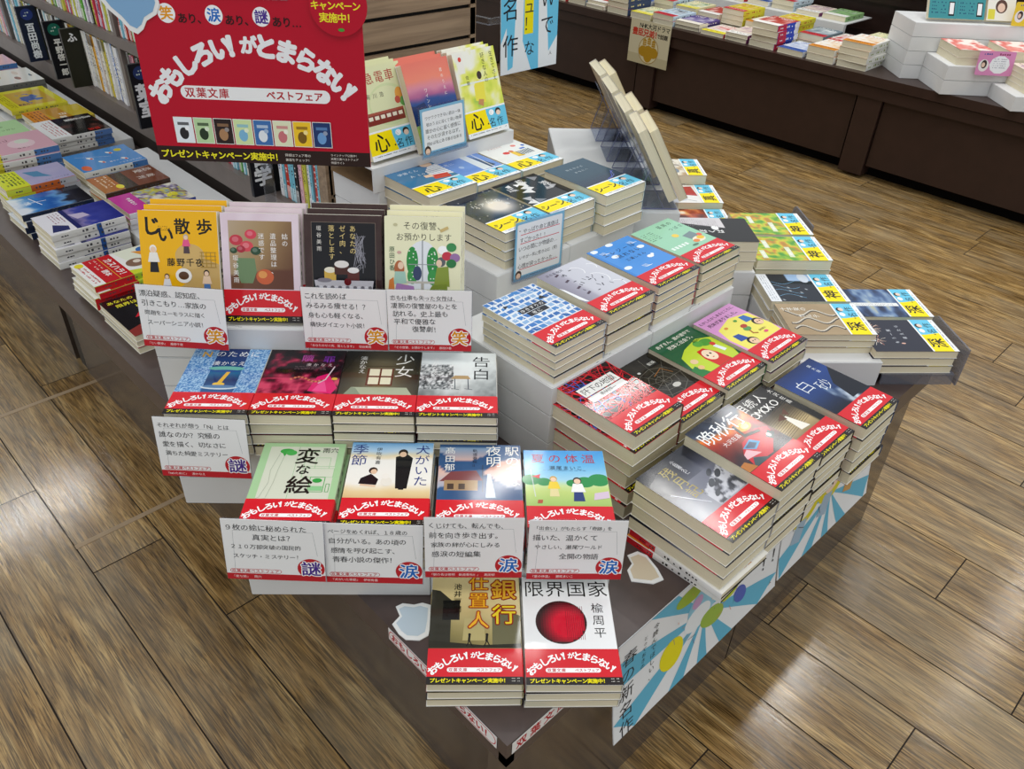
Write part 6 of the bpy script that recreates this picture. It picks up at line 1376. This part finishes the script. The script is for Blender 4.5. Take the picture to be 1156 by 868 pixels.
def face_card(x, y, z, c, label, W=130, H=80, tilt=80):
    o = frame(YI, x, y, z); t = empty('review_card', pose(o[0], o[1], o[2], YI, tilt)); A = Art(); A.rrect(0, 0, W, H, 6, c); A.circ(24, 32, 18, 20, '#e8e4e2'); A.circ(25, 36, 10, 14, '#3a2c2c'); A.circ(23, 34, 6, 8, '#e8c8b4')
    A.circ(80, 36, 36, 30, '#eceef2', 10); A.marks(58, 18, 104, 56, '#7a7a92', 3, 7, 4); A.marks(10, H - 20, 60, H - 6, '#4a5a9a', 7, 14, 2); A.marks(64, H - 18, 120, H - 6, '#8a3a5a', 7, 14, 6)
    m = MB(); m.box(.002, .002, 0, W * .001 - .002, H * .001 - .002, .0008, M_PAPER, lin(c)); m.art(A, M_PAPER, Matrix.Translation((0, 0, .0009))); link('card', m.mesh('card'), t)
    m = MB(); m.box(W * .0005 - .01, 0, -.02, W * .0005 + .01, .01, 0, M_ACRY); link('clear_holder', m.mesh('clear_holder'), t); tag(t, label, 'card', 'picture cards on the island')
face_card(1.615, 3.005, .475, '#d68ab8', 'pink card with a small portrait in front of the island boxes')
face_card(1.80, 3.222, .60, '#e8c83a', 'yellow card with a small portrait on the tall island stair')
def nhk():
    t = empty('edge_sign', pose(3.243, 2.515, .215, -90, 90)); A = Art(); W, H = 232, 190
    A.rect(0, 0, W, H, '#cfc7a8'); A.rect(0, 0, W, 42, '#bdb492'); A.txt('NHK大河ドラマ', 60, 168, 26, '#1f2620', .03, gap=.98); A.txt('豊臣兄弟！', 30, 138, 34, '#c33a2a', .05, gap=.95); A.txt('で話題', 166, 136, 22, '#26221c', .04, gap=.95)
    A.circ(118, 66, 58, 60, '#9a7620', 40); A.circ(118, 66, 55, 57, '#d6cda8', 40)
    g = '#b38a22'
    for x, y, rx, ry in ((118, 46, 26, 34), (88, 58, 26, 24), (148, 58, 26, 24), (118, 62, 30, 24)): A.circ(x, y, rx, ry, g)
    for x, b in ((92, 84), (118, 92), (144, 84)):
        A.rect(x - 1.4, b - 6, x + 1.4, b + 24, g)
        for k in range(3):
            for s_ in (-1, 1): A.circ(x + s_ * 6, b + 4 + k * 9, 4.6, 4, g)
        A.circ(x, b + 26, 4.4, 5, g)
    m = MB(); m.box(0, 0, 0, W * .001, H * .001, .0012, M_SATIN, lin('#cfc7a8')); m.art(A, M_SATIN, Matrix.Translation((0, 0, .0013)), step=2e-5); link('sheet', m.mesh('sheet'), t)
    m = MB(); m.box(.1, H * .001 - .008, -.006, .13, H * .001, 0, M_ACRY); link('clip', m.mesh('clip'), t); tag(t, 'cream sign with a round gold crest hanging from the island edge', 'sign')
nhk()
# spines on the back shelf, top right
for j in range(22):
    ci = [5, 1, 5, 5, 1, 17, 9, 1, 5, 17, 17][j % 11]; y = 1.2 + j * .014
    book('sp%d_1' % ci, axes((3.912 + .1, y, .6205), (-1, 0, 0), (0, 0, 1), (0, 1, 0)), '%s book from the near end on the dark back shelf' % (ORN + ['thirteenth', 'fourteenth', 'fifteenth', 'sixteenth', 'seventeenth', 'eighteenth', 'nineteenth', 'twentieth', 'twenty-first', 'twenty-second'])[j], 'spines on the back shelf')

# ------------------------------------------------------------------ everything beyond the 300 books that show largest: one object
if FAR:
    V = []; F_ = []; C_ = []; MI = []; MS = []
    for key, M in FAR:
        K_ = KINDS[key]; T, W, L = K_['T'], K_['W'], K_['L']
        if 'mesh' not in K_: K_['mesh'] = cover_mesh(K_['fn'], W, L, T, **K_['kw'])
        ms = [K_['mesh'], page_block_mesh(W, L, T)] + ([band_mesh(K_['band'], W, T)] if K_['band'] else [])
        for me in ms:
            b = len(V); V += [tuple(M @ v.co) for v in me.vertices]
            col = [0.0] * (4 * len(me.loops)); me.color_attributes['Col'].data.foreach_get('color', col); C_ += col
            mi = [0] * len(me.polygons); me.polygons.foreach_get('material_index', mi)
            mm = []
            for m_ in me.materials:
                if m_ not in MS: MS.append(m_)
                mm.append(MS.index(m_))
            MI += [mm[i] for i in mi]; F_ += [tuple(b + q for q in p_.vertices) for p_ in me.polygons]
    me = bpy.data.meshes.new('remaining_books'); me.from_pydata(V, [], F_)
    for m_ in MS: me.materials.append(m_)
    me.polygons.foreach_set('material_index', MI)
    me.color_attributes.new('Col', 'FLOAT_COLOR', 'CORNER').data.foreach_set('color', C_); me.update()
    o = link('remaining_books', me); o['kind'] = 'stuff'; tag(o, 'many small book spines and buried books on the shelves, counters and inside the stacks', 'books')
